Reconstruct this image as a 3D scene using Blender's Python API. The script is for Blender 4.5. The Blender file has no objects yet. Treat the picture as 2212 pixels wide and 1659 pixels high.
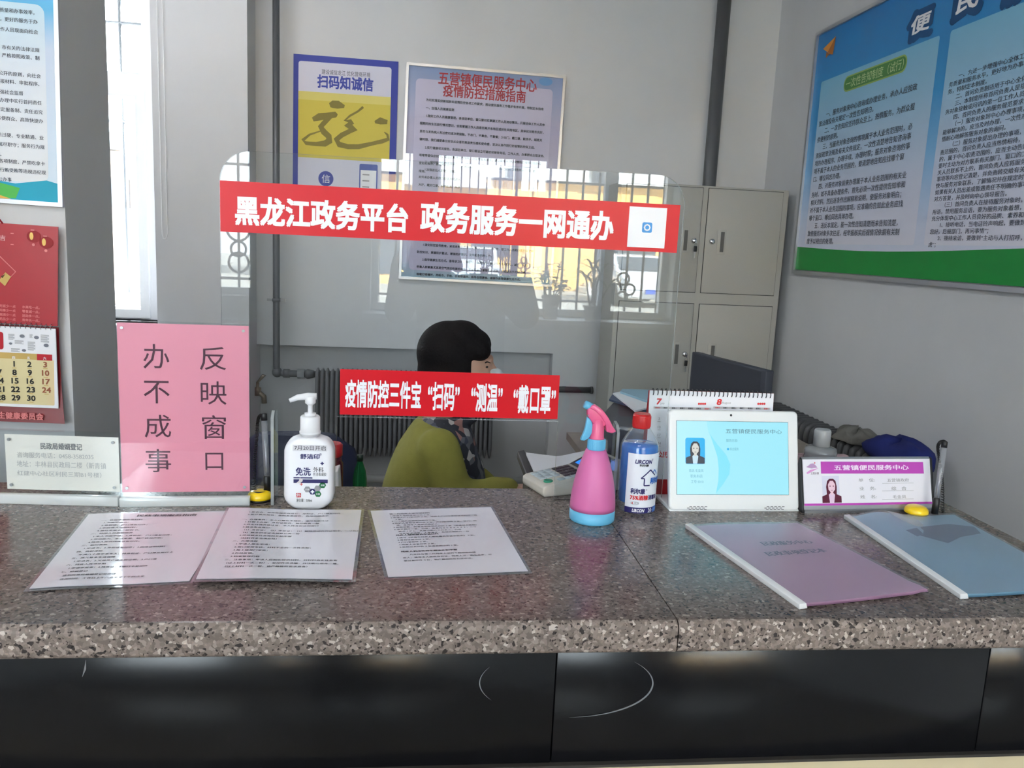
import bpy, bmesh, math, random
from mathutils import Vector as V, Matrix as M4, noise as mnoise
random.seed(7)
R = math.radians
SC = bpy.context.scene
COL = SC.collection
# ------------------------------------------------------------------ camera, sky, light, exposure
W_, H_, F_ = 2212, 1659, 1777.8
CAMP = V((0, 0, 1.40))
def cam_axes(pi=R(9.555), ro=R(2.686), ya=R(6.754)):
    fw = V((math.sin(ya) * math.cos(pi), math.cos(ya) * math.cos(pi), -math.sin(pi)))
    r0 = V((math.cos(ya), -math.sin(ya), 0)); u0 = r0.cross(fw)
    return math.cos(ro) * r0 + math.sin(ro) * u0, -math.sin(ro) * r0 + math.cos(ro) * u0, fw
CR, CU, CF = cam_axes()
cd = bpy.data.cameras.new('camera'); co = bpy.data.objects.new('camera', cd); COL.objects.link(co)
cd.sensor_width = 36; cd.sensor_fit = 'HORIZONTAL'; cd.lens = F_ * 36 / W_; cd.clip_start = .02; cd.clip_end = 200
mw = M4((CR, CU, -CF)).transposed().to_4x4(); mw.translation = CAMP; co.matrix_world = mw
SC.camera = co
wd = bpy.data.worlds.new('sky'); SC.world = wd; wd.use_nodes = True
nt = wd.node_tree; nt.nodes.clear()
tc = nt.nodes.new('ShaderNodeTexCoord'); sx = nt.nodes.new('ShaderNodeSeparateXYZ')
rp = nt.nodes.new('ShaderNodeValToRGB'); bg = nt.nodes.new('ShaderNodeBackground'); wo = nt.nodes.new('ShaderNodeOutputWorld')
rp.color_ramp.elements[0].color = (.90, .945, 1, 1); rp.color_ramp.elements[1].color = (.80, .89, 1, 1)
SKY = 5.8
bg.inputs[1].default_value = SKY
nt.links.new(tc.outputs['Generated'], sx.inputs[0]); nt.links.new(sx.outputs['Z'], rp.inputs[0])
nt.links.new(rp.outputs[0], bg.inputs[0]); nt.links.new(bg.outputs[0], wo.inputs[0])
SC.view_settings.view_transform = 'Standard'; SC.view_settings.look = 'None'
SC.view_settings.exposure = 1.76; SC.view_settings.gamma = 1; SC.view_settings.use_curve_mapping = False
try:
    SC.cycles.use_adaptive_sampling = False; SC.cycles.transparent_max_bounces = 24; SC.cycles.max_bounces = 10; SC.cycles.diffuse_bounces = 5
    SC.cycles.use_denoising = True; SC.cycles.sample_clamp_indirect = 6
except Exception: pass
def portal(name, loc, sx_, sy_, rot):
    l = bpy.data.lights.new(name, 'AREA'); l.shape = 'RECTANGLE'; l.size = sx_; l.size_y = sy_; l.energy = 1
    l.cycles.is_portal = True
    o = bpy.data.objects.new(name, l); COL.objects.link(o); o.location = loc; o.rotation_euler = rot
portal('daylight_portal_office', (-1.42, 4.5, 1.83), .75, 1.6, (R(-90), 0, 0))
portal('daylight_portal_front', (.715, -3.02, 1.765), 2.1, 1.7, (R(90), 0, 0))
portal('daylight_portal_street', (-1.89, -3.02, 1.8), 1.65, 1.65, (R(90), 0, 0))
sl = bpy.data.lights.new('sun', 'SUN'); sl.energy = 36; sl.angle = R(1.0); sl.color = (1, .97, .94)
so = bpy.data.objects.new('sun', sl); COL.objects.link(so); so.rotation_euler = V((-.60, -.56, -.57)).to_track_quat('-Z', 'Y').to_euler()
LAMP = 11.5
# ------------------------------------------------------------------ projection helpers (pixel of the 2212x1659 frame -> point on a real surface)
def ray(x, y): return (x - W_ / 2) / F_ * CR - (y - H_ / 2) / F_ * CU + CF
def onp(x, y, O, N):
    d = ray(x, y); t = (O - CAMP).dot(N) / d.dot(N); return CAMP + d * t
def at_y(x, y, Y): return onp(x, y, V((0, Y, 0)), V((0, 1, 0)))
def at_x(x, y, X): return onp(x, y, V((X, 0, 0)), V((1, 0, 0)))
def at_z(x, y, Z): return onp(x, y, V((0, 0, Z)), V((0, 0, 1)))
class Pl:
    'a flat printed surface: origin, right and up directions'
    def __init__(s, O, U, W): s.O = V(O); s.U = V(U).normalized(); s.W = V(W).normalized(); s.N = s.U.cross(s.W)
    def px(s, x, y): d = onp(x, y, s.O, s.N) - s.O; return d.dot(s.U), d.dot(s.W)
    def P(s, u, v, h=0): return s.O + s.U * u + s.W * v + s.N * h
class Cyl:
    'the outside of an upright cylinder, u = arc length counted from its front'
    def __init__(s, c, r, a0=0): s.c = V(c); s.r = r; s.a0 = a0
    def P(s, u, v, h=0):
        a = s.a0 + u / s.r; k = s.r + h
        return s.c + V((math.sin(a) * k, -math.cos(a) * k, v))
# ------------------------------------------------------------------ materials
def lin(c):
    c = c / 255; return c / 12.92 if c <= .04045 else ((c + .055) / 1.055) ** 2.4
def rgb(c): return (lin(c[0]), lin(c[1]), lin(c[2]), 1)
MATS = {}
def mat(name, c, rough=.5, metal=0, spec=.5, coat=0, emit=0, ecol=None, var=0, vscale=30, bump=0, bscale=200, alpha=1, sss=0):
    if name in MATS: return MATS[name]
    m = bpy.data.materials.new(name); m.use_nodes = True; n = m.node_tree.nodes; L = m.node_tree.links
    p = n['Principled BSDF']
    p.inputs['Base Color'].default_value = rgb(c); p.inputs['Roughness'].default_value = rough
    p.inputs['Metallic'].default_value = metal; p.inputs['Specular IOR Level'].default_value = spec
    p.inputs['Coat Weight'].default_value = coat; p.inputs['Coat Roughness'].default_value = .08
    p.inputs['Alpha'].default_value = alpha
    if sss: p.inputs['Subsurface Weight'].default_value = sss; p.inputs['Subsurface Radius'].default_value = (.01, .005, .003)
    if emit: p.inputs['Emission Color'].default_value = rgb(ecol or c); p.inputs['Emission Strength'].default_value = emit
    if var or bump:
        t = n.new('ShaderNodeTexCoord')
    if var:
        z = n.new('ShaderNodeTexNoise'); z.inputs['Scale'].default_value = vscale; z.inputs['Detail'].default_value = 4
        r = n.new('ShaderNodeValToRGB'); L.new(t.outputs['Object'], z.inputs['Vector']); L.new(z.outputs['Fac'], r.inputs[0])
        a = rgb(c); r.color_ramp.elements[0].position = .3; r.color_ramp.elements[1].position = .7
        r.color_ramp.elements[0].color = tuple(x * (1 - var) for x in a[:3]) + (1,); r.color_ramp.elements[1].color = tuple(min(1, x * (1 + var)) for x in a[:3]) + (1,)
        L.new(r.outputs[0], p.inputs['Base Color'])
    if bump:
        z = n.new('ShaderNodeTexNoise'); z.inputs['Scale'].default_value = bscale; z.inputs['Detail'].default_value = 3
        b = n.new('ShaderNodeBump'); b.inputs['Strength'].default_value = bump; b.inputs['Distance'].default_value = .002
        L.new(t.outputs['Object'], z.inputs['Vector']); L.new(z.outputs['Fac'], b.inputs['Height']); L.new(b.outputs[0], p.inputs['Normal'])
    MATS[name] = m; return m
def clear(name, tint=(255, 255, 255), ior=1.49, rough=0.0, haze=0, hcol=(255, 255, 255)):
    'clear sheet: transparent, with the Fresnel reflection of its surfaces (and a little haze)'
    if name in MATS: return MATS[name]
    m = bpy.data.materials.new(name); m.use_nodes = True; n = m.node_tree.nodes; L = m.node_tree.links; n.clear()
    o = n.new('ShaderNodeOutputMaterial'); tr = n.new('ShaderNodeBsdfTransparent'); gl = n.new('ShaderNodeBsdfGlossy')
    tr.inputs[0].default_value = rgb(tint); gl.inputs['Roughness'].default_value = rough
    g = n.new('ShaderNodeNewGeometry'); mp = n.new('ShaderNodeMapRange')
    mp.inputs['To Min'].default_value = ior; mp.inputs['To Max'].default_value = 1 / ior
    f = n.new('ShaderNodeFresnel'); mx = n.new('ShaderNodeMixShader')
    L.new(g.outputs['Backfacing'], mp.inputs['Value']); L.new(mp.outputs[0], f.inputs['IOR'])
    L.new(f.outputs[0], mx.inputs[0]); L.new(gl.outputs[0], mx.inputs[2])
    if haze:
        d = n.new('ShaderNodeBsdfDiffuse'); d.inputs[0].default_value = rgb(hcol); m2 = n.new('ShaderNodeMixShader')
        m2.inputs[0].default_value = haze; L.new(tr.outputs[0], m2.inputs[1]); L.new(d.outputs[0], m2.inputs[2]); L.new(m2.outputs[0], mx.inputs[1])
    else: L.new(tr.outputs[0], mx.inputs[1])
    L.new(mx.outputs[0], o.inputs[0]); MATS[name] = m; return m
def ramp_mat(name, stops, axis='Z', lo=0, hi=1, rough=.35, spec=.5, coat=0):
    'a print whose own ink fades along an axis'
    m = bpy.data.materials.new(name); m.use_nodes = True; n = m.node_tree.nodes; L = m.node_tree.links; p = n['Principled BSDF']
    p.inputs['Roughness'].default_value = rough; p.inputs['Specular IOR Level'].default_value = spec; p.inputs['Coat Weight'].default_value = coat
    t = n.new('ShaderNodeTexCoord'); s = n.new('ShaderNodeSeparateXYZ'); mp = n.new('ShaderNodeMapRange'); r = n.new('ShaderNodeValToRGB')
    mp.inputs['From Min'].default_value = lo; mp.inputs['From Max'].default_value = hi
    L.new(t.outputs['Object'], s.inputs[0]); L.new(s.outputs[axis], mp.inputs[0]); L.new(mp.outputs[0], r.inputs[0]); L.new(r.outputs[0], p.inputs['Base Color'])
    e = r.color_ramp.elements
    while len(e) < len(stops): e.new(.5)
    for k, (pos, c) in enumerate(stops): e[k].position = pos; e[k].color = rgb(c)
    MATS[name] = m; return m
def granite(name='speckled_granite', rough=.2, spec=.45, st=None):
    m = bpy.data.materials.new(name); m.use_nodes = True; n = m.node_tree.nodes; L = m.node_tree.links; p = n['Principled BSDF']
    p.inputs['Roughness'].default_value = rough; p.inputs['Specular IOR Level'].default_value = spec
    t = n.new('ShaderNodeTexCoord')
    def noise(s, d=3):
        z = n.new('ShaderNodeTexNoise'); z.inputs['Scale'].default_value = s; z.inputs['Detail'].default_value = d; L.new(t.outputs['Object'], z.inputs['Vector']); return z
    wz = noise(120, 2); ad = n.new('ShaderNodeVectorMath'); ad.operation = 'MULTIPLY_ADD'
    ad.inputs[1].default_value = (.006, .006, .006); L.new(wz.outputs['Color'], ad.inputs[0]); L.new(t.outputs['Object'], ad.inputs[2])
    def vor(s):
        v = n.new('ShaderNodeTexVoronoi'); v.inputs['Scale'].default_value = s; L.new(ad.outputs[0], v.inputs['Vector'])
        q = n.new('ShaderNodeSeparateColor'); L.new(v.outputs['Color'], q.inputs[0]); return q
    v1 = vor(240); v2 = vor(430)
    r = n.new('ShaderNodeValToRGB'); r.color_ramp.interpolation = 'CONSTANT'; e = r.color_ramp.elements
    st = st or [(0, (70, 63, 61)), (.06, (98, 88, 84)), (.34, (114, 103, 98)), (.56, (105, 95, 90)), (.72, (127, 116, 110)), (.86, (108, 98, 93)), (.96, (152, 142, 135))]
    while len(e) < len(st): e.new(.5)
    for k, (a, c) in enumerate(st): e[k].position = a; e[k].color = rgb(c)
    L.new(v1.outputs[0], r.inputs[0])
    r2 = n.new('ShaderNodeValToRGB'); r2.color_ramp.interpolation = 'CONSTANT'; e = r2.color_ramp.elements
    e[0].position = 0; e[0].color = (1, 1, 1, 1); e[1].position = .9; e[1].color = (.22, .2, .2, 1); x = e.new(.96); x.color = (1.25, 1.2, 1.16, 1)
    L.new(v2.outputs[1], r2.inputs[0])
    mx = n.new('ShaderNodeMix'); mx.data_type = 'RGBA'; mx.blend_type = 'MULTIPLY'; mx.inputs[0].default_value = 1
    L.new(r.outputs[0], mx.inputs[6]); L.new(r2.outputs[0], mx.inputs[7])
    big = noise(9, 2); r3 = n.new('ShaderNodeValToRGB'); r3.color_ramp.elements[0].color = (.86, .84, .84, 1); r3.color_ramp.elements[1].color = (1.1, 1.08, 1.06, 1)
    L.new(big.outputs['Fac'], r3.inputs[0]); m3 = n.new('ShaderNodeMix'); m3.data_type = 'RGBA'; m3.blend_type = 'MULTIPLY'; m3.inputs[0].default_value = 1
    L.new(mx.outputs[2], m3.inputs[6]); L.new(r3.outputs[0], m3.inputs[7]); L.new(m3.outputs[2], p.inputs['Base Color'])
    return m
# ------------------------------------------------------------------ mesh builder
_TXT = {}
def text_geo(s, bold=0, res=2):
    k = (s, bold, res)
    if k not in _TXT:
        cu = bpy.data.curves.new('t', 'FONT'); cu.body = s; cu.size = 1; cu.offset = bold; cu.resolution_u = res; cu.fill_mode = 'FRONT'
        ob = bpy.data.objects.new('t', cu); me = ob.to_mesh()
        _TXT[k] = ([(v.co.x, v.co.y) for v in me.vertices], [tuple(p.vertices) for p in me.polygons])
        ob.to_mesh_clear(); bpy.data.objects.remove(ob); bpy.data.curves.remove(cu)
    return _TXT[k]
BASE = {}
class MB:
    def __init__(s): s.bm = bmesh.new(); s.mats = []
    def mi(s, m):
        if m not in s.mats: s.mats.append(m)
        return s.mats.index(m)
    def face(s, pts, m):
        try:
            f = s.bm.faces.new([s.bm.verts.new(p) for p in pts]); f.material_index = s.mi(m); return f
        except ValueError: return None
    def mesh(s, vs, fs, m, smooth=False):
        vv = [s.bm.verts.new(p) for p in vs]; i = s.mi(m)
        for f in fs:
            try: q = s.bm.faces.new([vv[k] for k in f]); q.material_index = i; q.smooth = smooth
            except ValueError: pass
    def box(s, lo, hi, m, xf=None, bev=0, seg=2):
        lo, hi = V(lo), V(hi); t = bmesh.new(); bmesh.ops.create_cube(t, size=1)
        for v in t.verts: v.co = V([(lo[k] + hi[k]) / 2 + v.co[k] * (hi[k] - lo[k]) for k in range(3)])
        if bev: bmesh.ops.bevel(t, geom=t.edges[:], offset=bev, segments=seg, affect='EDGES', profile=.5)
        s.join(t, m, xf, smooth=bev > 0)
    def join(s, t, m, xf=None, smooth=False):
        t.verts.index_update(); vs = [(xf @ v.co if xf else v.co.copy()) for v in t.verts]
        s.mesh(vs, [[v.index for v in f.verts] for f in t.faces], m, smooth); t.free()
    def prism(s, pts, d, m, bev=0, smooth=False, seg=2):
        'closed polygon of 3D points pushed along vector d'
        d = V(d); t = bmesh.new(); a = [t.verts.new(p) for p in pts]; b = [t.verts.new(V(p) + d) for p in pts]; n = len(a)
        t.faces.new(a[::-1]); t.faces.new(b)
        for k in range(n): t.faces.new((a[k], a[(k + 1) % n], b[(k + 1) % n], b[k]))
        bmesh.ops.recalc_face_normals(t, faces=t.faces[:])
        if bev: bmesh.ops.bevel(t, geom=t.edges[:], offset=bev, segments=seg, affect='EDGES', profile=.5)
        s.join(t, m, None, smooth or bev > 0)
    def rings(s, rs, m, cap=True, smooth=True, close=True):
        'skin over a list of equal-length point rings'
        vv = [[s.bm.verts.new(p) for p in r] for r in rs]; i = s.mi(m); n = len(rs[0])
        for a, b in zip(vv, vv[1:]):
            for k in range(n if close else n - 1):
                try: f = s.bm.faces.new((a[k], a[(k + 1) % n], b[(k + 1) % n], b[k])); f.material_index = i; f.smooth = smooth
                except ValueError: pass
        if cap:
            for q in (vv[0][::-1], vv[-1]):
                f = s.bm.faces.new(q); f.material_index = i
    def lathe(s, c, prof, m, n=40, cap=True, ax=None, smooth=True):
        c = V(c); q = V((0, 0, 1)).rotation_difference(V(ax)) if ax else None; rs = []
        for r, z in prof:
            ring = []
            for k in range(n):
                a = 2 * math.pi * k / n; p = V((r * math.cos(a), r * math.sin(a), z))
                ring.append(c + (q @ p if q else p))
            rs.append(ring)
        s.rings(rs, m, cap, smooth)
    def tube(s, pts, r, m, n=10, cap=True):
        pts = [V(p) for p in pts]; rr = r if isinstance(r, (list, tuple)) else [r] * len(pts); rs = []
        t0 = (pts[1] - pts[0]).normalized(); up = V((0, 0, 1)) if abs(t0.z) < .9 else V((1, 0, 0)); x = t0.cross(up).normalized()
        for k, p in enumerate(pts):
            t = (pts[min(k + 1, len(pts) - 1)] - pts[max(k - 1, 0)]).normalized()
            x = (x - t * x.dot(t)).normalized(); y = t.cross(x)
            rs.append([p + (x * math.cos(2 * math.pi * j / n) + y * math.sin(2 * math.pi * j / n)) * rr[k] for j in range(n)])
        s.rings(rs, m, cap)
    def ball(s, c, r, m, u=20, v=14, xf=None):
        t = bmesh.new(); bmesh.ops.create_uvsphere(t, u_segments=u, v_segments=v, radius=1); r = r if isinstance(r, (tuple, list)) else (r, r, r)
        for q in t.verts: q.co = V((q.co.x * r[0], q.co.y * r[1], q.co.z * r[2]))
        if xf: bmesh.ops.transform(t, matrix=xf, verts=t.verts[:])
        for q in t.verts: q.co += V(c)
        s.join(t, m, None, True)
    # ---- flat prints
    def poly(s, pl, uv, m, h=0): return s.face([pl.P(u, v, h) for u, v in uv], m)
    def pxpoly(s, pl, pts, m, h=.0003): return s.poly(pl, [pl.px(*p) for p in pts][::-1] if False else [pl.px(*p) for p in pts], m, h)
    def rect(s, pl, u0, v0, u1, v1, m, h=0, r=0, n=5):
        if r <= 0: return s.poly(pl, [(u0, v0), (u1, v0), (u1, v1), (u0, v1)], m, h)
        o = []
        for cx, cy, a0 in ((u1 - r, v0 + r, -90), (u1 - r, v1 - r, 0), (u0 + r, v1 - r, 90), (u0 + r, v0 + r, 180)):
            for k in range(n + 1): a = R(a0 + 90 * k / n); o.append((cx + r * math.cos(a), cy + r * math.sin(a)))
        return s.poly(pl, o, m, h)
    def disc(s, pl, u, v, r, m, h=0, n=24, rv=None):
        return s.poly(pl, [(u + r * math.cos(2 * math.pi * k / n), v + (rv or r) * math.sin(2 * math.pi * k / n)) for k in range(n)], m, h)
    def stroke(s, pl, uv, w, m, h=0):
        ws = w if isinstance(w, (list, tuple)) else [w] * len(uv); L_, R_ = [], []
        for k, p in enumerate(uv):
            a = uv[max(k - 1, 0)]; b = uv[min(k + 1, len(uv) - 1)]; d = V((b[0] - a[0], b[1] - a[1])); d = d.normalized() if d.length else V((1, 0))
            L_.append((p[0] - d.y * ws[k] / 2, p[1] + d.x * ws[k] / 2)); R_.append((p[0] + d.y * ws[k] / 2, p[1] - d.x * ws[k] / 2))
        for k in range(len(uv) - 1): s.poly(pl, [R_[k], R_[k + 1], L_[k + 1], L_[k]], m, h + k * 1.2e-5)
    def txt(s, pl, string, m, u=0, v=0, em=.01, al='L', bold=0, sx=1, h=.0004, box=None, sk=0):
        'lettering: at a baseline point with its em size, or fitted to box (u0, v0, u1, v1)'
        vs, fs = text_geo(string)
        if not vs: return
        xs = [q[0] for q in vs]; ys = [q[1] for q in vs]
        if box:
            a, b, c, d = box; kx = (c - a) / (max(xs) - min(xs)); ky = (d - b) / (max(ys) - min(ys))
            f = lambda x, y: (a + (x - min(xs)) * kx + sk * (y - min(ys)) * ky, b + (y - min(ys)) * ky)
        else:
            x0 = {'L': 0, 'R': max(xs), 'C': (max(xs) + min(xs)) / 2}[al]
            f = lambda x, y: (u + (x - x0) * em * sx + sk * y * em, v + y * em)
        if not bold: ks = ((0, 0),)
        elif bold < .018: ks = ((-bold, 0), (bold, 0))
        elif bold > .05: ks = [(bold * r * math.cos(R(30 * k)), bold * r * math.sin(R(30 * k))) for r in (.5, 1) for k in range(12)]
        else: ks = [(bold * x, bold * y) for x, y in ((-1, -1), (1, -1), (1, 1), (-1, 1), (0, 0))]
        for i, (kx_, ky_) in enumerate(ks): s.mesh([pl.P(*f(q[0] + kx_, q[1] + ky_), h + i * 1.5e-5) for q in vs], fs, m)
    def ptxt(s, pl, string, m, LB, RT, bold=0, h=.0004, sk=0):
        a, b = pl.px(*LB); c, d = pl.px(*RT); s.txt(pl, string, m, box=(a, b, c, d), bold=bold, h=h, sk=sk)
    def build(s, name, parent=None, loc=None, smooth_angle=None):
        base = BASE[parent.name] if parent else V(loc or (0, 0, 0))
        me = bpy.data.meshes.new(name)
        for v in s.bm.verts: v.co -= base
        bmesh.ops.recalc_face_normals(s.bm, faces=[f for f in s.bm.faces if False])
        s.bm.to_mesh(me); s.bm.free()
        for m in s.mats: me.materials.append(m)
        o = bpy.data.objects.new(name, me); COL.objects.link(o)
        if parent: o.parent = parent
        else: o.location = base
        BASE[o.name] = base
        return o
def thing(name, label, cat, loc, group=None):
    o = bpy.data.objects.new(name, None); COL.objects.link(o); o.location = loc; o.empty_display_size = .05
    BASE[o.name] = V(loc); return tag(o, label, cat, group)
def tag(o, label, cat, group=None, kind=None):
    o['label'] = label; o['category'] = cat
    if group: o['group'] = group
    if kind: o['kind'] = kind
    return o
def struct(o): o['kind'] = 'structure'; return o
def dup(root, loc, label=None, rz=None, name=None):
    def cp(o, p):
        c = o.copy(); COL.objects.link(c); c.parent = p
        for ch in [k for k in bpy.data.objects if k.parent == o and k != c]: cp(ch, c)
        return c
    kids = [k for k in bpy.data.objects if k.parent == root]
    r = root.copy(); COL.objects.link(r)
    for k in kids: cp(k, r)
    r.location = loc; BASE[r.name] = V(loc)
    if label: r['label'] = label
    if rz is not None: r.rotation_euler.z = rz
    return r
def smooth_fx(o, voxel=.006, it=6, f=.5):
    r = o.modifiers.new('union', 'REMESH'); r.mode = 'VOXEL'; r.voxel_size = voxel; r.use_smooth_shade = True
    q = o.modifiers.new('soften', 'SMOOTH'); q.iterations = it; q.factor = f
    return o
def capsule(mb, p0, r0, p1, r1, m, n=14):
    p0, p1 = V(p0), V(p1); d = p1 - p0; L = d.length; prof = []
    for k in range(6): a = -math.pi / 2 + k / 5 * math.pi / 2; prof.append((max(1e-4, r0 * math.cos(a)), r0 * math.sin(a)))
    for k in range(1, 6): a = k / 5 * math.pi / 2; prof.append((max(1e-4, r1 * math.cos(a)), L + r1 * math.sin(a)))
    prof.insert(6, (r1, L)); mb.lathe(p0, prof, m, n, True, d)
ZC = .948       # counter top height
# ------------------------------------------------------------------ common materials
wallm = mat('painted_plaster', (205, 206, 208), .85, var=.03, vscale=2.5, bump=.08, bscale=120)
wallin = mat('shaded_plaster_niche', (190, 191, 193), .85, var=.03, vscale=2.5)  # wall plaster again, darkened to carry the shade inside the niche
ceilm = mat('ceiling_paint', (208, 208, 208), .9)
floorm = mat('beige_floor_tile', (128, 118, 104), .25, var=.05, vscale=6)
white = mat('white_plastic', (232, 232, 234), .35)
upvc = mat('white_window_profile', (238, 240, 244), .35)
grain = granite(); grain_edge = granite('rough_lit_granite_edge', .55, .3, [(0, (58, 52, 50)), (.06, (116, 105, 99)), (.34, (140, 128, 121)), (.56, (126, 115, 108)), (.72, (156, 144, 136)), (.86, (132, 121, 113)), (.94, (192, 182, 174))])  # edge copy is duller, and paler to carry the light on the front face
blackst = mat('polished_black_stone', (20, 20, 23), .22, spec=.4, var=.1, vscale=60)
beige = mat('beige_board', (205, 190, 155), .5)
steel = mat('brushed_steel', (170, 172, 175), .3, metal=1)
alum = mat('aluminium_profile', (190, 192, 196), .35, metal=.9)
chrome = mat('chrome', (215, 215, 218), .12, metal=1)
ironp = mat('grey_pipe_paint', (92, 94, 97), .45, metal=.3)
ironr = mat('dark_radiator_paint', (104, 105, 108), .5)
cabm = mat('grey_cabinet_steel', (172, 170, 163), .5, var=.02, vscale=300)
gap = mat('shadow_gap_dark', (40, 40, 42), .8)  # near-black standing in for shade in the door gaps; also colours the plinth
dark = mat('dark_plastic', (44, 45, 52), .45)
blackp = mat('black_plastic', (18, 18, 20), .4)
paper = mat('white_paper', (235, 235, 240), .6)
ink = mat('black_ink', (38, 38, 44), .6)
greyink = mat('faded_grey_ink', (150, 150, 152), .6)
red = mat('signal_red_vinyl', (205, 10, 30), .35, spec=.28)
acrylic = clear('clear_acrylic', (250, 252, 252), 1.49)
acredge = clear('acrylic_edge', (236, 242, 242), 1.49, .1, .35, (235, 240, 240))
glassm = clear('window_glass', (246, 250, 250), 1.5)

# ================================================================== THE ROOM
XL, XP, XW, XR, YB, YN, ZT = -.815, -.85, -2.7, 1.81, 4.31, 4.12, 3.0        # office left wall, right wall, back wall, ceiling
YP, YF, XO = 2.13, -2.73, -3.4                # lobby side of the partition, street wall (inside), lobby left wall
b = MB(); b.box((XO - .2, YF - .3, -.12), (XR + .2, YP + .3, 0), floorm); b.box((XW - .2, YP + .3, -.12), (XR + .2, YB + .3, 0), floorm); struct(b.build('floor'))
b = MB(); b.box((XO - .2, YF - .3, ZT), (XR + .2, YP + .3, ZT + .12), ceilm); b.box((XW - .2, YP + .3, ZT), (XR + .2, YB + .3, ZT + .12), ceilm); struct(b.build('ceiling'))
# back wall with the radiator niche
NX0, NX1, NZ, ND = XL, .723, .84, .09
b = MB(); Y1 = YB + .3
b.box((XL, YB, NZ), (XR + .2, Y1, ZT), wallm); b.box((NX1, YB, 0), (XR + .2, Y1, NZ), wallm)
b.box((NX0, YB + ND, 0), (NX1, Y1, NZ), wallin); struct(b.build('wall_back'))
b = MB(); b.box((XR, YF - .3, 0), (XR + .2, YB, ZT), wallm); struct(b.build('wall_right'))
# window wall at the left, standing proud of the back wall, with its opening
WX0, WX1, WZ0, WZ1 = -1.72, at_y(333, 400, YN).x, at_y(300, 700, YN).z, 2.55
b = MB()
b.box((XW, YN, 0), (WX0, Y1, ZT), wallm); b.box((WX1, YN, 0), (XL, Y1, ZT), wallm)
b.box((WX0, YN, 0), (WX1, Y1, WZ0), wallm); b.box((WX0, YN, WZ1), (WX1, Y1, ZT), wallm); struct(b.build('wall_window'))
b = MB(); b.box((XW - .2, YP + .3, 0), (XW, Y1, ZT), wallm); struct(b.build('wall_left'))
b = MB(); b.box((XO, YP, 0), (XP, YP + .31, ZT), wallm); struct(b.build('wall_partition'))
b = MB(); b.box((XO - .2, YF, 0), (XO, YP + .3, ZT), wallm); struct(b.build('wall_lobby'))
# street wall (behind the viewer) with two windows
FA0, FA1, FB0, FB1, ZA, ZB, ZW = -.32, 1.75, -2.7, -1.08, .925, .99, 2.6
b = MB(); q = YF - .3
b.box((XO - .2, q, 0), (XR + .2, YF, ZA), wallm); b.box((XO - .2, q, ZW), (XR + .2, YF, ZT), wallm)
b.box((XO - .2, q, ZA), (FB0, YF, ZW), wallm); b.box((FB1, q, ZA), (FA0, YF, ZW), wallm); b.box((FA1, q, ZA), (XR + .2, YF, ZW), wallm)
b.box((FB0, q, ZA), (FB1, YF, ZB), wallm); struct(b.build('wall_street'))
b = MB(); b.box((FA0 - .04, YF - .14, ZA - .03), (FA1, YF + .22, ZA), white); struct(b.build('trim_1'))

def window_frame(mb, P, u0, u1, v0, v1, w, muls=(), trans=(), d=.06):
    'P(u, v, d) -> point; frame bars of width w'
    def bar(a, c, e, f):
        p = [P(a, c, 0), P(e, c, 0), P(e, f, 0), P(a, f, 0)]; mb.prism(p, P(0, 0, d) - P(0, 0, 0), upvc)
    bar(u0, v0, u0 + w, v1); bar(u1 - w, v0, u1, v1); bar(u0 + w, v0, u1 - w, v0 + w); bar(u0 + w, v1 - w, u1 - w, v1)
    for a, c in muls: bar(a, v0 + w, c, v1 - w)
    for a, c in trans: bar(u0 + w, a, u1 - w, c)
# window_1 : office window on the left
YW = 4.33
Pw = lambda u, v, d: V((u, YW + d, v)); fxr = at_y(305, 80, YW).x; gz = at_y(300, 668, YW).z; tz0, tz1 = at_y(262, 205, YW).z, at_y(262, 155, YW).z; sxr = at_y(295, 230, YW).x
b = MB(); window_frame(b, Pw, WX0, fxr + .06, WZ0 + .001, WZ1, .06, (), ((tz0 + .03, tz1),))
sw = fxr + .012 - sxr; window_frame(b, lambda u, v, d: V((u, YW - .024 + d, v)), WX0 + .05, fxr + .012, gz - sw, tz0 + .035, sw, (), ())
b.box((WX0 + .062, YW + .002, WZ0 + .062), (fxr - .004, YW + .026, gz - .004), upvc)
w1 = struct(b.build('window_1'))
b = MB(); b.box((WX0 + .03, YW + .03, WZ0 + .04), (fxr + .03, YW + .036, WZ1 - .03), glassm); b.build('pane', w1)
b = MB(); b.box((WX0 - .05, YN - .06, WZ0 - .035), (WX1 + .03, YW, WZ0), white, bev=.004); struct(b.build('trim_2'))
def grille(name, pts, r=.009):
    mb = MB()
    for a, c in pts: mb.tube([a, c], r, mat('grille_paint', (96, 98, 102), .5, metal=.3), 8)
    return mb
g = []; gx = at_y(283, 400, 4.55).x
for k in range(9): g.append(((gx + .10 - .13 * k, 4.55, .95), (gx + .10 - .13 * k, 4.55, 2.6)))
for z in (1.06, at_y(270, 263, 4.55).z, at_y(262, 50, 4.55).z): g.append(((WX0, 4.55, z), (WX1 + .3, 4.55, z)))
gl = grille('window_grille', g).build('window_grille'); tag(gl, 'dark steel bars outside the bright office window on the left', 'window bars')
p = at_y(352, 515, YN - .02); t = thing('blind_chain', 'thin white pull chain hanging beside the bright office window', 'chain', (p.x, YN - .02, p.z)); b = MB()
b.tube([(p.x - .004, YN - .015, ZT - .02), (p.x - .004, YN - .015, p.z + .02), (p.x, YN - .015, p.z), (p.x + .012, YN - .015, p.z - .002), (p.x + .02, YN - .015, p.z + .02), (p.x + .02, YN - .015, ZT - .02)], .0022, white, 6); b.build('chain', t); b = MB(); b.box((p.x - .03, YN - .05, ZT - .06), (p.x + .05, YN, ZT - .01), white, bev=.006); b.build('winder', t)
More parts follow.
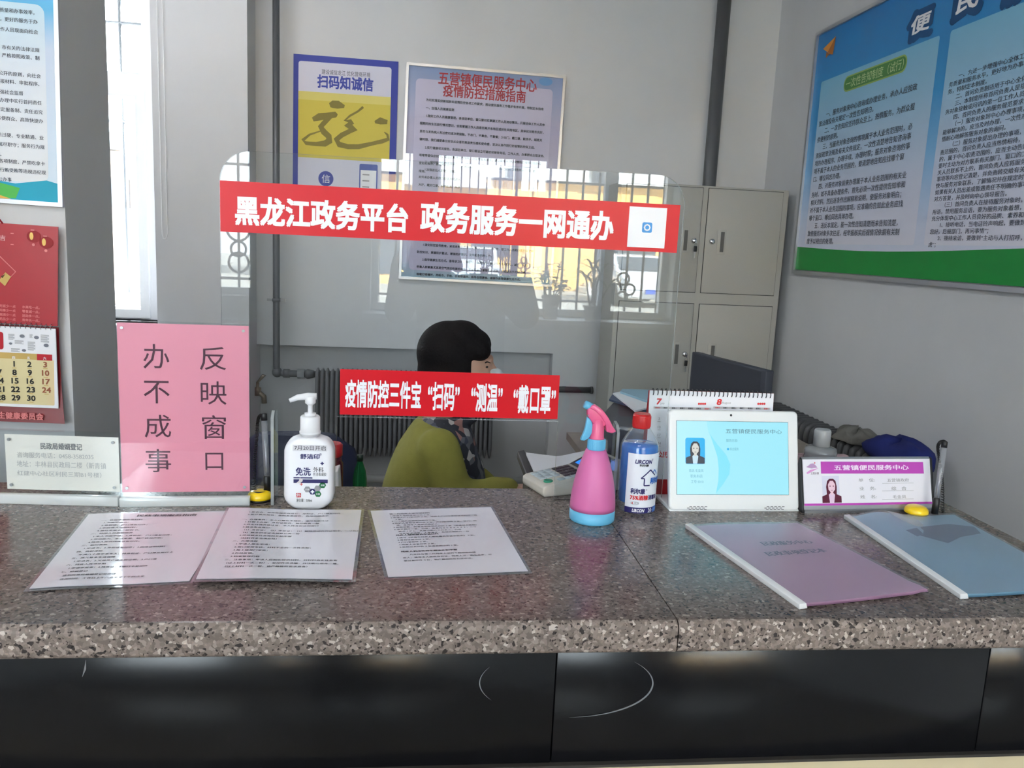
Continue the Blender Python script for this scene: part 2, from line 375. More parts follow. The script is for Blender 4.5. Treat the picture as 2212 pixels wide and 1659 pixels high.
# street windows seen mirrored in the shield
def fx(x): return x
b = MB(); Ps = lambda u, v, d: V((u, YF - .16 - d, v))
window_frame(b, Ps, FA0, FA1, ZA, ZW, .045, ((-.12, .225), (1.265, 1.355)), ()); w2 = struct(b.build('window_2'))
b = MB(); b.box((FA0 + .03, YF - .20, ZA + .03), (FA1 - .03, YF - .194, ZW - .03), glassm); b.build('pane', w2)
b = MB(); window_frame(b, Ps, FB0, FB1, ZB, ZW, .045, ((-2.2, -2.12),), ()); w3 = struct(b.build('window_3'))
b = MB(); b.box((FB0 + .03, YF - .20, ZB + .03), (FB1 - .03, YF - .194, ZW - .03), glassm); b.build('pane', w3)
def ring(mb, c, r, t, m, n=20):
    c = V(c); mb.tube([c + V((math.cos(k / n * 2 * math.pi) * r, 0, math.sin(k / n * 2 * math.pi) * r)) for k in range(n + 1)], t, m, 6)
gm = mat('grille_paint', (96, 98, 102), .5, metal=.3)
YG = YF - .27
g = [((x, YG, ZA - .05), (x, YG, ZW + .05)) for x in [-.28 + .1175 * k for k in range(18)]] + [((FA0, YG, z), (FA1, YG, z)) for z in (ZA + .1, 1.85)]
mb = grille('window_grille', g); ring(mb, (1.46, YG + .01, 1.2), .042, .008, gm)
for dx, dz in ((-.05, -.075), (.05, -.075), (0, -.13)): ring(mb, (1.46 + dx, YG + .01, 1.2 + dz), .038, .008, gm)
tag(mb.build('window_grille'), 'street window bars mirrored in the right part of the clear shield', 'window bars')
g = [((x, YG, ZB - .05), (x, YG, ZW + .05)) for x in [-2.62 + .14 * k for k in range(12)]] + [((FB0, YG, z), (FB1, YG, z)) for z in (ZB + .1, 1.85)]
mb = grille('window_grille', g)
for dz, rr in ((1.42, .075), (1.29, .05), (1.2, .066)): ring(mb, (-1.22, YG + .01, dz), rr, .009, gm); ring(mb, (-1.5, YG + .01, dz), rr, .009, gm)
tag(mb.build('window_grille'), 'scrolled window bars mirrored at the left edge of the clear shield', 'window bars')
# ------------------------------------------------------------------ street outside
asph = mat('pale_concrete_ground', (150, 148, 142), .9, var=.06, vscale=.8)
b = MB(); b.box((-60, -60, -.5), (60, YF - .31, -.15), asph); b.box((-60, YB + .31, -.5), (60, 60, -.15), asph); b.box((-60, YF - .31, -.5), (XO - .21, YB + .31, -.15), asph); struct(b.build('ground'))
yel = mat('yellow_render', (222, 178, 108), .85); pal = mat('pale_parapet', (225, 225, 222), .8)
dkg = mat('dark_street_glass', (70, 76, 84), .15)
t = thing('street_building', 'yellow rendered building across the street, mirrored in the shield', 'building', (4, -27, -.15))
b = MB(); b.box((-4, -33, -.15), (24, -27, 3.7), yel); b.build('wall', t)
b = MB(); b.box((-4.3, -33.2, 3.7), (24.3, -26.7, 4.6), pal)
for k in range(9): b.box((-3 + 3 * k, -26.7, 3.75), (-2.2 + 3 * k, -26.6, 4.55), dkg)
b.build('parapet', t)
for x0, x1, z0, z1 in ((6.4, 8.6, .2, 2.4), (10.6, 11.6, .9, 2.3), (2.2, 3.8, .9, 2.3), (-2.5, .2, .2, 2.4), (13.5, 15.5, .9, 2.3)):
    b = MB(); b.box((x0, -27.02, z0), (x1, -26.96, z1), dkg); b.build('window' if z0 > .5 else 'door', t)
b = MB(); b.box((5.8, -26.98, -.15), (9.4, -25.4, .05), pal); b.box((6, -26.98, .05), (9.2, -26, .2), pal); b.build('step', t)
brick = mat('pale_red_brick', (150, 132, 122), .9, var=.1, vscale=3); roofm = mat('grey_roof_sheet', (170, 172, 176), .7)
t = thing('brick_house', 'low brick house seen through the bright office window on the left', 'house', (-9, 19, -.15))
b = MB(); b.box((-17, 16, -.15), (-3.4, 26, 2.75), brick); b.build('wall', t)
b = MB(); b.prism([(-17.6, 15.5, 3.7), (-2.8, 15.3, 2.55), (-2.8, 15.3, 2.75), (-17.6, 15.5, 4.2)], (0, 11, 0), roofm); b.build('roof', t)
b = MB(); b.box((-5.75, 15.95, 1.75), (-5.25, 16.02, 2.25), dkg); b.build('window', t)
carw = mat('white_car_paint', (232, 234, 238), .2, coat=.6); tyre = mat('tyre_rubber', (25, 25, 27), .8)
def car(label, loc):
    t = thing('car', label, 'car', (0, 0, 0)); prof = [(-2.2, .25), (2.15, .25), (2.25, .6), (2.1, .85), (1.25, .98), (.65, 1.42), (-.9, 1.46), (-1.6, 1.0), (-2.2, .92), (-2.3, .6)]
    b = MB(); b.prism([V((-.86, y, z)) for y, z in prof], (1.72, 0, 0), carw, bev=.1, seg=3); b.build('body', t)
    b = MB(); b.prism([V((-.72, y, z)) for y, z in ((1.2, 1.02), (.72, 1.36), (.78, 1.38), (1.28, 1.02))], (1.44, 0, 0), dkg); b.build('windscreen', t)
    b = MB(); b.prism([V((-.875, y, z)) for y, z in ((1.05, 1.0), (.58, 1.36), (-.85, 1.39), (-1.4, 1.02))], (1.75, 0, 0), dkg); b.build('side_window', t)
    for x in (-.8, .8):
        for y in (-1.4, 1.35):
            b = MB(); b.lathe((x - .1, y, .31), [(.16, -.0), (.31, 0), (.31, .2), (.16, .2)], tyre, 20, True, (1, 0, 0)); b.build('wheel', t)
        b = MB(); b.box((x - .14, 2.12, .6), (x + .14, 2.24, .76), chrome, bev=.03); b.build('headlight', t)
    b = MB(); b.box((-.22, 2.23, .4), (.22, 2.27, .52), mat('number_plate_blue', (60, 90, 180), .4)); b.build('number_plate', t)
    t.location = loc; BASE[t.name] = V(loc); return t
c1 = car('white car parked in the street, mirrored at the right end of the shield', (6.4, -21.5, -.15))
dup(c1, (1.9, -22.0, -.15), 'white car parked in the street, mirrored behind the lower framed notice')
# ------------------------------------------------------------------ ceiling lamps
tubem = mat('lamp_tube', (255, 255, 255), .5, emit=LAMP, ecol=(250, 252, 255))
def lamp(label, loc):
    t = thing('ceiling_lamp', label, 'lamp', (0, 0, 0)); b = MB(); b.box((-.62, -.09, -.05), (.62, .09, 0), white); b.build('housing', t)
    for y in (-.045, .045):
        b = MB(); b.tube([(-.6, y, -.07), (.6, y, -.07)], .014, tubem, 10); b.build('tube', t)
    t.location = loc; BASE[t.name] = V(loc); return t
la = lamp('twin tube lamp on the lobby ceiling just in front of the counter', (.35, 3.0, ZT))
la.location = (-1.25, -.1, ZT)
dup(la, (-1.35, 2.95, ZT), 'added twin tube lamp, unseen on the office ceiling, brightening the back and left walls')  # fill lamp added out of view to lift the back wall and left side
dup(la, (-.8, -1.6, ZT), 'twin tube lamp on the lobby ceiling near the street windows')

# ================================================================== THINGS ON AND ALONG THE WALLS
def pcol(name, c): return mat('print_' + name, c, .45, spec=.35)
navy = pcol('navy', (48, 62, 158)); lav = pcol('pale_lavender', (206, 206, 222)); redi = pcol('red', (186, 22, 40)); olive = pcol('olive', (128, 116, 44))
mustard = pcol('mustard', (205, 188, 72)); mustard2 = pcol('light_mustard', (214, 202, 110)); skyb = pcol('cyan_blue', (28, 152, 212)); pgreen = pcol('green', (20, 140, 58)); gold = pcol('gold', (200, 168, 96))
whitep = pcol('white', (236, 236, 240)); teal = pcol('teal', (20, 160, 190)); orange = pcol('orange', (226, 148, 50)); deepb = pcol('deep_blue', (18, 78, 130)); pink2 = pcol('pale_red', (222, 130, 130))
inkb = pcol('blue_black', (38, 42, 66)); inkt = pcol('text_black', (40, 42, 50)); violet = pcol('violet', (186, 72, 178)); plum = pcol('plum', (92, 24, 52)); skinp = pcol('portrait_pink', (236, 200, 214))
# --- notice with the brush character (left notice on the back wall)
def frame4(mb, pl, u0, v0, u1, v1, w, d, m):
    for a, c, e, f in ((u0, v0, u1, v0 + w), (u0, v1 - w, u1, v1), (u0, v0 + w, u0 + w, v1 - w), (u1 - w, v0 + w, u1, v1 - w)):
        mb.prism([pl.P(a, c), pl.P(e, c), pl.P(e, f), pl.P(a, f)], pl.N * d, m)
pl = Pl((-.38, YB - .003, 1.9), (1, 0, -.004), (.004, 0, 1)); P_ = pl.px
t = thing('wall_poster', 'blue bordered poster with a yellow brush character on the back wall', 'poster', (-.38, YB, 1.56))
b = MB(); u0, v1 = P_(634, 116); u1 = P_(861, 128)[0]; v0 = v1 - .75
b.rect(pl, u0, v0, u1, v1, navy); a0 = P_(645, 131); a1 = P_(846, 142)
b.rect(pl, a0[0], v0 + .03, a1[0], a0[1], lav, .0003, .012)
b.ptxt(pl, '建设诚信龙江 优化营商环境', inkb, (695, 160), (800, 157), h=.0008)
b.ptxt(pl, '扫码知诚信', navy, (686, 189), (806, 170), .03, h=.0008)
y0 = P_(645, 339)[1]; y1 = P_(645, 196)[1]
b.rect(pl, a0[0], y0, a1[0], y1, mustard, .0006); b.rect(pl, a0[0], P_(645, 214)[1], a1[0], y1, mustard2, .0008)
hst = [.001]
def pst(pts, w): hst[0] += .0003; b.stroke(pl, [P_(x, y) for x, y in pts], w, olive, hst[0])
k = 1 / 5.184
Z = lambda pts: [(640 + x * k, 100 + y * k) for x, y in pts]
pst(Z([(375, 660), (410, 650), (470, 655), (540, 675)]), [.02, .036, .038, .014])
pst(Z([(185, 820), (260, 790), (340, 780), (440, 765), (460, 775)]), [.02, .035, .03, .028, .012])
pst(Z([(400, 770), (320, 850), (275, 900), (310, 960), (365, 1010), (370, 1060), (320, 1090), (220, 1095), (110, 1085), (75, 1050), (150, 990), (270, 950)]), [.02, .024, .028, .03, .03, .034, .03, .02, .018, .016, .01, .006])
pst(Z([(750, 680), (690, 730), (600, 780), (545, 830), (610, 840), (630, 850), (560, 895), (620, 910), (660, 925), (600, 950), (510, 995), (450, 1045), (480, 1100), (580, 1125), (700, 1125), (850, 1090), (960, 1065), (1030, 1040), (1020, 990), (985, 960)]), [.012, .01, .01, .012, .02, .022, .022, .028, .026, .022, .024, .028, .028, .024, .024, .018, .02, .018, .012, .004])
pst(Z([(880, 850), (940, 835), (1020, 850)]), [.012, .034, .02])
c = P_(704, 386); b.disc(pl, c[0], c[1], .037, navy, .0006, 32); b.txt(pl, '信', whitep, c[0], c[1] - .017, .044, 'C', h=.001)
q0 = P_(775, 440); q1 = P_(816, 356); b.rect(pl, q0[0], q0[1], q1[0], q1[1], pcol('phone_blue', (72, 92, 170)), .0006, .008)
b.rect(pl, q0[0] + .006, q0[1] + .012, q1[0] - .006, q1[1] - .03, whitep, .0009)
for kk in range(3): b.rect(pl, q0[0] + .016, q1[1] - .055 - .03 * kk, q0[0] + .05, q1[1] - .049 - .03 * kk, greyink, .0012)
b.disc(pl, q0[0] - .012, q0[1] + .03, .02, pink2, .0005, 16, .05)
b.build('sheet', t)
# --- framed notice (right notice on the back wall)
ang = R(.75); pl = Pl(at_y(1045, 380, YB - .006), (math.cos(ang), 0, -math.sin(ang)), (math.sin(ang), 0, math.cos(ang))); P_ = pl.px
t = thing('framed_notice', 'framed lavender notice with red title on the back wall beside the poster', 'notice', tuple(pl.O))
u0, v1 = P_(878, 135); u1 = P_(1222, 162)[0]; v0 = P_(862, 602)[1]
lavm = ramp_mat('lavender_print', [(0, (170, 196, 214)), (.08, (204, 194, 220)), (.7, (198, 186, 216)), (1, (146, 164, 208))], 'Z', -.52, .52, .22, .5, .3)
b = MB(); b.rect(pl, u0 + .008, v0 + .008, u1 - .008, v1 - .008, lavm, .001)
b.rect(pl, u0 + .05, v0 + .05, u1 - .06, v1 - .07, pcol('panel_lavender', (212, 200, 226)), .0014, .02)
b.disc(pl, u1 - .1, v1 - .035, .035, pcol('spot_blue', (110, 160, 215)), .0014, 20, .02)
b.ptxt(pl, '五营镇便民服务中心', redi, (947, 182), (1160, 172), .018, h=.002)
b.ptxt(pl, '疫情防控措施指南', redi, (957, 208), (1136, 197), .018, h=.002)
L1 = ['　　为切实落实好新冠肺炎疫情防控各项工作要求，推动便民服务工作稳步有序开展，特制定本指南', '　　一、加强人员健康监测', '　　1.做好工作人员健康管理。各派驻单位、窗口要切实掌握工作人员流动情况，开展全体工作人员休', '假期间的生活旅行情况登记，全面掌握工作人员是否离开本地区或前往风险地区，身体状况是否良好，',
      '是否与发热病人有过密切或次密接触，不串门、不集会、不聚餐；少出门，戴口罩，勤洗手。越是关', '键时期，我们越要拿出安全从业者的高度责任感和使命感，坚决以身作则打好疫情防控保卫战。', '　　2.实行健康状况报告。各派驻单位、窗口要设立可疑症状报告电话，工作人员、办事群众出现发热、', '咳嗽等疑似症状时，要立即离开工作场所，必要时联系就医，要立即向本单位疫情防控领导小组办公',
      '室如实报告。要每天汇总工作人员健康情况，发现异常情况要及时向上级部门报告并采取相应防控', '措施。', '　　二、做好便民服务大厅防控', '　　1.加强进出人员登记管理。', '对外来办事人员符合要求方可进入', '大厅，戴好口罩，保持距离，有序', '排队，服务窗口设置一米线并做好', '日常消毒和通风换气。', '　　3.落实值班值守制度。', '确保疫情信息及时上报。', '　　三、加强宣传引导',
      '　　1.强化防控宣传教育。采用多种形式加强疫情防治知识科普宣传，使工作人员和办事群众了解', '防控知识，掌握防护要点，增强防护意识，支持配合防控工作。', '　　2.倡导健康生活方式。倡导讲卫生、除陋习，摒弃乱扔、乱吐等不文明行为，减少到人员', '密集人群聚集尤其是空气流动性差的场所，正确佩戴口罩等防护用品，养成勤洗手的好习惯。', '咳嗽打喷嚏时，用纸巾、手帕、衣袖等遮挡，倡导合理膳食、规律作息等健康生活方式。']
ys = [218 + 17.15 * k for k in range(10)] + [352 + 16.6 * k for k in range(10)] + [531 + 16 * k for k in range(5)]
ys = ys[:19] + ys[20:25]
for s, y in zip(L1, ys):
    u, v = P_(908 - (y - 218) * .023, y - 1); em = (P_(1184, 240)[0] - P_(908, 218)[0]) / 45.0
    b.txt(pl, s, inkt, u, v, em * .985, bold=.026, h=.002)
b.build('sheet', t)
b = MB(); frame4(b, pl, u0, v0, u1, v1, .013, .012, alum); b.build('frame', t)
b = MB(); b.prism([pl.P(u0 + .01, v0 + .01, .006), pl.P(u1 - .01, v0 + .01, .006), pl.P(u1 - .01, v1 - .01, .006), pl.P(u0 + .01, v1 - .01, .006)], pl.N * .002, acrylic); b.build('clear_cover', t)
# --- large board on the right wall
pl = Pl((XR - .012, 3.0, 1.9), (0, -1, 0), (0, 0, 1)); P_ = pl.px
t = thing('notice_board', 'large blue notice board with two text columns on the right wall', 'board', (XR, 3.0, 1.35))
bl = P_(1718, 582); tl = P_(1772, 76); ur = 1.5; v0, v1, u0 = bl[1], tl[1], bl[0]
bm_ = ramp_mat('blue_board_print', [(0, (214, 216, 232)), (.16, (205, 212, 232)), (.42, (120, 178, 224)), (.62, (40, 146, 208)), (1, (16, 120, 190))], 'Z', 0, 1.07, .4)
pm_ = ramp_mat('board_panel_print', [(0, (222, 220, 232)), (.35, (204, 210, 230)), (.75, (150, 192, 220)), (1, (122, 184, 216))], 'Z', .08, .85, .45)
b = MB(); b.rect(pl, u0, v0, ur, v1, bm_, .001)
c0 = P_(1775, 178)[0]; c1_ = P_(2031, 80)[0]; top = P_(1776, 177)[1]; d0 = P_(2055, 66)[0]
b.rect(pl, c0, v0 + .12, c1_, top, pm_, .0014, .01); b.rect(pl, d0, v0 + .12, ur - .04, top, pm_, .0014, .01)
# green ribbon along the foot
gp = []
for k in range(13): u = u0 + (ur - u0) * k / 12; gp.append((u, v0 + .108 - .014 * math.sin(k * .45)))
b.poly(pl, [(u0, v0), (ur, v0)] + gp[::-1], pgreen, .0018)
# paper plane
for pts, m in ((((1807, 78), (1779, 106), (1789, 113)), orange), (((1807, 78), (1789, 113), (1793, 117), (1800, 118)), pcol('dark_orange', (176, 104, 30))), (((1786, 112), (1793, 117), (1785, 126)), pcol('dark_orange', (176, 104, 30)))):
    b.poly(pl, [P_(*q) for q in pts][::-1], m, .0024)
for ch, lb, rt in (('便', (1967, 78), (2012, 22)), ('民', (2066, 32), (2118, -34)), ('服', (2176, -4), (2228, -90)), ('务', (2290, -50), (2345, -140))):
    x = P_(*lb); y = P_(*rt); b.txt(pl, ch, deepb, box=(x[0] - .018, x[1] - .022, y[0] + .018, y[1] + .018), bold=.085, h=.002)
    b.txt(pl, ch, whitep, box=(x[0], x[1], y[0], y[1]), bold=.025, h=.003, sk=.12)
g0 = P_(1822, 200); g1 = P_(1960, 137); gv = P_(1822, 186)[1]
b.rect(pl, g0[0], gv - .03, g1[0], gv + .035, pcol('pale_olive', (150, 180, 100)), .002, .03); b.rect(pl, g0[0] + .006, gv - .024, g1[0] - .006, gv + .029, pcol('leaf_green', (78, 136, 72)), .0024, .026)
b.txt(pl, '一次性告知制度（试行）', pcol('pale_green', (196, 216, 160)), (g0[0] + g1[0]) / 2, gv - .014, .042, 'C', h=.003)
bink = pcol('board_ink', (58, 64, 80))
C1 = ['　　一、服务对象来中心咨询或办理业务，承办人应按政', '策法规及有关规定一次性告知明白。', '　　二、一次告知应坚持群众至上，热情服务，为群众提', '供便利的原则。', '　　三、当服务对象咨询的事项属于本人业务范围时，必', '须按政策法规及有关文件规定，一次性清楚地告知咨询事', '项的办理程序、办理手续、办理时限；服务对象咨询的事', '项不属于本人的业务范围的，要清楚地告知应找哪个窗', '口、哪位同志办理。',
      '　　四、对服务对象前来办理属于本人业务范围的有关业', '务时，如不具备办理条件，首先必须一次性提供告知单和', '相关资料，然后逐条作出解释和说明，使服务对象明白；', '对不属于本人业务范围的事项，应准确的告知此业务应找', '哪个窗口、哪位同志具体办理。', '　　五、违反本规定，能一次性告知清楚而未告知清楚，', '致使服务对象多次往返，经举报核实后视情况依据有关制', '度予以相应的处理。']
C2 = ['　　一、为进一步增强中心全体工作人员的服务意识，提高服', '务质量和服务水平，更好地为办事群众和企业提供优质服', '务，特制定本制度。', '　　二、首问负责制适用于中心全体工作人员和各窗口。', '　　三、本制度所称首问负责人是指办理业务时，第一个与服', '务对象接触或问讯的第一位工作人员。', '　　四、首问负责人的服务规范要求：', '　　（一）服务对象到中心办理事项，属于首问负责人职责', '能够解决的，应当及时办理，一次性办结；不能办结的，热', '情耐心地解答服务对象的询问。',
      '　　（二）服务对象提出办理的事项，不属于首问负责人职', '责范围的，首问负责人应当热情相待，主动说明。能办理', '的，属于中心职责范围的，应当主动告知，主动引导，必', '要时主动为对方联系有关部门、窗口的工作人员；有关', '关人员联系不上的，首问负责人应将服务对象反映的', '事项等内容登记清楚，并负责转交给有关人员，尽', '快与服务对象联系，了解情况并在规定时间内答复；', '如果有关人员出差或暂遇责任不明确的事项，要向', '对方答复，并及时向中心领导报告。', '　　（三）首问负责人在接待服务对象时，使用文明',
      '用语，禁用服务忌语，要为服务对象着想，热情周到，', '充分体现中心工作人员良好的品质、素养和水平：', '　　1、接听电话，当电话铃声响起，要做到“喂，', '您好，后报部门，再问事情”；', '　　2、接待来访，要做到“主动与人打招呼，不马', '虎”；']
tp = P_(1780, 271); bt = P_(1754, 526); dv = (tp[1] - bt[1]) / 15.0
em1 = (P_(1958, 503)[0] - P_(1756, 506)[0]) / 24.5
for k, s in enumerate(C1): b.txt(pl, s, bink, c0 + .022, tp[1] + dv * (1 - k), em1 * .9, bold=.012, sx=1.1, h=.003)
tp = P_(2071, 183); bt = P_(2020, 533); dv2 = (tp[1] - bt[1]) / 24.0
for k, s in enumerate(C2): b.txt(pl, s, bink, d0 + .03, tp[1] + dv2 * (1 - k), em1 * .62, bold=.012, sx=1.27, h=.003)
b.build('printed_panel', t)
b = MB(); frame4(b, pl, u0 - .014, v0 - .02, ur + .014, v1 + .014, .016, .012, alum); b.build('frame', t)
# --- board on the partition at the left
pl = Pl((-1.1, YP - .004, 1.6), (1, 0, -.02), (.02, 0, 1)); P_ = pl.px
t = thing('notice_board', 'notice board with light blue border cut by the left edge, above a red calendar', 'board', (-1.1, YP, 1.44))
br = P_(131, 440); u1, v0 = br; u0 = u1 - .75; v1 = v0 + .72
b = MB(); b.rect(pl, u0, v0, u1, v1, ramp_mat('left_board_print', [(0, (205, 222, 236)), (.5, (196, 210, 232)), (.62, (90, 180, 230)), (1, (40, 160, 220))], 'Z', 0, .72, .4), .001)
iw = P_(96, 20)[0]; b.rect(pl, u0 + .05, v0 + .045, iw - .0, P_(60, 8)[1], ramp_mat('left_board_panel', [(0, (222, 224, 228)), (.5, (214, 222, 234)), (1, (170, 214, 236))], 'Z', .05, .56, .4), .0014, .02)
b.poly(pl, [(u0, v0), (u1, v0), (u1, v0 + .045), (u1 - .03, v0 + .052), (u1 - .1, v0 + .04), (u1 - .2, v0 + .05), (u0, v0 + .05)], teal, .0018)
b.poly(pl, [(u0, v0 + .01), (u1 - .1, v0 + .005), (u1 - .09, v0 + .03), (u1 - .16, v0 + .045), (u0, v0 + .06)], pcol('grass_green', (80, 180, 80)), .0022)
b.poly(pl, [(u0, v0 + .003), (u1 - .11, v0 + .003), (u1 - .16, v0 + .018), (u0, v0 + .03)], pcol('sand_orange', (220, 170, 80)), .0026)
LB = [(28, 75, '服务质量和办事效率，'), (48, 82, '良好形象，更好的服务于办'), (70, 83, '工作人员现面向社会'), (109, 86, '国家、省、市有关的法律法规'), (126, 86, '办事，严格按照政策、制'), (165, 89, '坚持公开的原则，向社会'), (182, 86, '公开申报材料、审批程序、'), (202, 51, '加强社会监督'), (223, 91, '在业务办理中实行首问责任'), (243, 93, '制、否定报备制、责任追究'), (262, 94, '方便群众、高效快捷办'), (298, 95, '业务素质过硬、专业精通、业'), (318, 97, '务熟练，属尽职守；服务行为规'), (333, 4, '程序。'), (354, 98, '遵守各项制度、严禁吃拿卡'), (373, 100, '要、行贿受贿等违规违纪现'), (388, 26, '公办事')]
em = (P_(83, 240)[0] - P_(0, 232)[0]) / 8.2
for y, x, s in LB: u, v = P_(x, y + 4); b.txt(pl, s, bink, u, v, em, 'R', .016, h=.002)
b.build('printed_panel', t)
b = MB(); frame4(b, pl, u0 - .01, v0 - .008, u1 + .008, v1 + .01, .01, .01, alum); b.build('frame', t)
# --- red wall calendar
redc = mat('print_calendar_red', (172, 30, 42), .3, coat=.3); redd = mat('print_calendar_dark_red', (126, 18, 26), .3, coat=.3)
pl = Pl((-.95, YP - .03, 1.1), (1, 0, -.02), (.02, 0, 1)); P_ = pl.px
t = thing('wall_calendar', 'red wall calendar with gold date page hanging left of the window', 'calendar', (-.95, YP, .93))
b = MB(); tr_ = P_(125, 490); br = P_(143, 914); bl_u = br[0] - .34; sp = P_(122, 708)
pr = lambda u, v, h: pl.P(u, v, h)
# backing sheet, its foot curling off the wall
rs = []
for k in range(9):
    f = k / 8; v = sp[1] + (br[1] - sp[1]) * f; h = -.012 + .02 * f * f; ue = sp[0] + (br[0] - sp[0]) * f * f
    rs.append([pr(bl_u, v, h), pr(ue, v, h), pr(ue, v, h - .001), pr(bl_u, v, h - .001)])
b.rings(rs, redd, True, False)
b.txt(pl, '卫生健康委员会', pink2, P_(98, 907)[0], P_(98, 904)[1], .0175, 'R', .03, h=.012)
b.build('backing_sheet', t)
b = MB(); b.prism([pr(bl_u, sp[1] + .004, -.004), pr(sp[0] + .002, sp[1] + .004, -.004), pr(tr_[0], tr_[1], -.004), pr(bl_u, tr_[1], -.004)], pl.N * .003, redc)
for x, y in ((69, 511), (96, 524)):
    c = P_(x, y); b.disc(pl, c[0] + .004, c[1], .016, pcol('lantern_red', (150, 20, 26)), .0002, 20, .014); b.disc(pl, c[0] - .001, c[1] + .001, .0045, pcol('lantern_gold', (238, 196, 110)), .0005, 16, .009)
    b.rect(pl, c[0] - .002, c[1] + .014, c[0] + .006, c[1] + .0165, pink2, .0005); b.disc(pl, c[0] + .003, c[1] - .019, .0035, pink2, .0005, 10)
b.txt(pl, '吉', pcol('pale_pink', (240, 200, 200)), P_(12, 519)[0], P_(12, 519)[1], .014, 'R', h=.0004)
for q in ((24, 505), (24, 529)): c = P_(*q); b.rect(pl, c[0] - .001, c[1], c[0] + .006, c[1] + .002, pink2, .0005)
q = [P_(0, 553), P_(33, 587), P_(25, 596), P_(0, 570)]; b.stroke(pl, [P_(-6, 548), P_(34, 587), P_(10, 612)], .0022, pink2, .0005)
b.poly(pl, [P_(-2, 606), P_(12, 588), P_(24, 598), P_(11, 618)][::-1], gold, .0008); b.poly(pl, [P_(2, 597), P_(12, 592), P_(6, 601)], pcol('brown', (90, 60, 20)), .0011)
for k, (s1, s2) in enumerate((('吃饭少一点', '水果吃一点。'), ('闲事少一点', '零食减一点。'), ('烟酒少一点', '运动多一点。'), ('药品少一点', '寿命长一点。'))):
    y = 666 + 9.3 * k; v = P_(60, y)[1]; b.txt(pl, s1, pink2, P_(34, y)[0], v, .0074, 'R', .02, h=.0006); b.txt(pl, s2, pink2, P_(48, y)[0], v, .0074, 'L', .02, h=.0006)
b.build('picture_page', t)
b = MB(); pt = P_(121, 710); pb = P_(129, 881); ul = pt[0] - .30
b.prism([pr(ul, pb[1], .004), pr(pb[0], pb[1], .004), pr(pt[0], pt[1], .0), pr(ul, pt[1], .0)], pl.N * .004, paper)
pl2 = Pl(pr(0, pb[1], .0082), pl.U, (pr(0, pt[1], .0042) - pr(0, pb[1], .0082))); Q = pl2.px
g1 = Q(118, 876); g0v = Q(113, 778)[1]; hv = Q(113, 766)[1]
b.rect(pl2, ul + .012, g1[1], g1[0], g0v, ramp_mat('calendar_grid', [(0, (214, 200, 150)), (.8, (220, 206, 158)), (1, (226, 190, 150))], 'X', -.15, .1, .5), .0002, .003)
b.rect(pl2, ul + .012, g0v - .001, Q(113, 775)[0], hv, gold, .0004); b.rect(pl2, Q(80, 772)[0], g0v - .0015, Q(113, 775)[0], hv, redi, .0006, .001)
for s, x in (('四', 30), ('五', 62), ('六', 97)): c = Q(x, 775.5 + (x - 60) * .03); b.txt(pl2, s, whitep, c[0], c[1] , .0075, 'C', .02, h=.001)
col = [(-1, 0), (31, 1), (64, 2), (98, 3)]; rows = [['', '1', '2', '3'], ['7', '8', '9', '10'], ['14', '15', '16', '17'], ['21', '22', '23', '24'], ['28', '29', '30', '']]
brn = pcol('date_brown', (150, 84, 56)); blk = pcol('date_black', (40, 36, 30))
for r, row in enumerate(rows):
    for (x, k), s in zip(col, row):
        if s: c = Q(x + r * 1.0, 791.5 + 18.3 * r + (x - 31) * .025); b.txt(pl2, s, brn if k == 3 else blk, c[0], c[1], .0185, 'C', .03, 1.12, h=.001); b.rect(pl2, c[0] - .005, c[1] - .0045, c[0] + .005, c[1] - .0028, gold, .0008)
c = Q(8, 755); d = Q(8, 717); b.rect(pl2, c[0] - .06, c[1], c[0], d[1], redi, .0006, .006)
for x, y, w, n in ((18, 721, .014, 6), (88, 723, .019, 8), (60, 738, .017, 9), (32, 735, .02, 4), (64, 722, .007, 4), (24, 752, .02, 4)):
    c = Q(x, y)
    for k in range(n): b.rect(pl2, c[0], c[1] - k * .0024 - .0012, c[0] + w * (1 - .2 * (k % 3 == 2)), c[1] - k * .0024, greyink, .0006)
for x, y, r in ((48, 726, .006), (79, 729, .006), (23, 742, .004), (52, 757, .005), (100, 746, .006)): c = Q(x, y); b.disc(pl2, c[0], c[1], r, pcol('sketch_grey', (120, 122, 132)), .0006, 9, r * .7)
b.build('date_page', t)
b = MB()
for k in range(22): u = pt[0] - .01 - k * .0115; c = pr(u, sp[1] + .001, .002); b.tube([c + V((0, math.cos(a) * .006, math.sin(a) * .007)) for a in [i * .7 for i in range(10)]], .0008, steel, 5)
b.build('wire_binding', t)
b = MB(); c = P_(5, 483); b.tube([pr(tr_[0] - .17, tr_[1] + .06, -.004), pr(c[0], c[1], -.002)], .002, redc, 6); b.tube([pr(tr_[0] - .17, tr_[1] + .06, -.004), pr(tr_[0] - .22, c[1], -.002)], .002, redc, 6); b.build('hanging_cord', t)
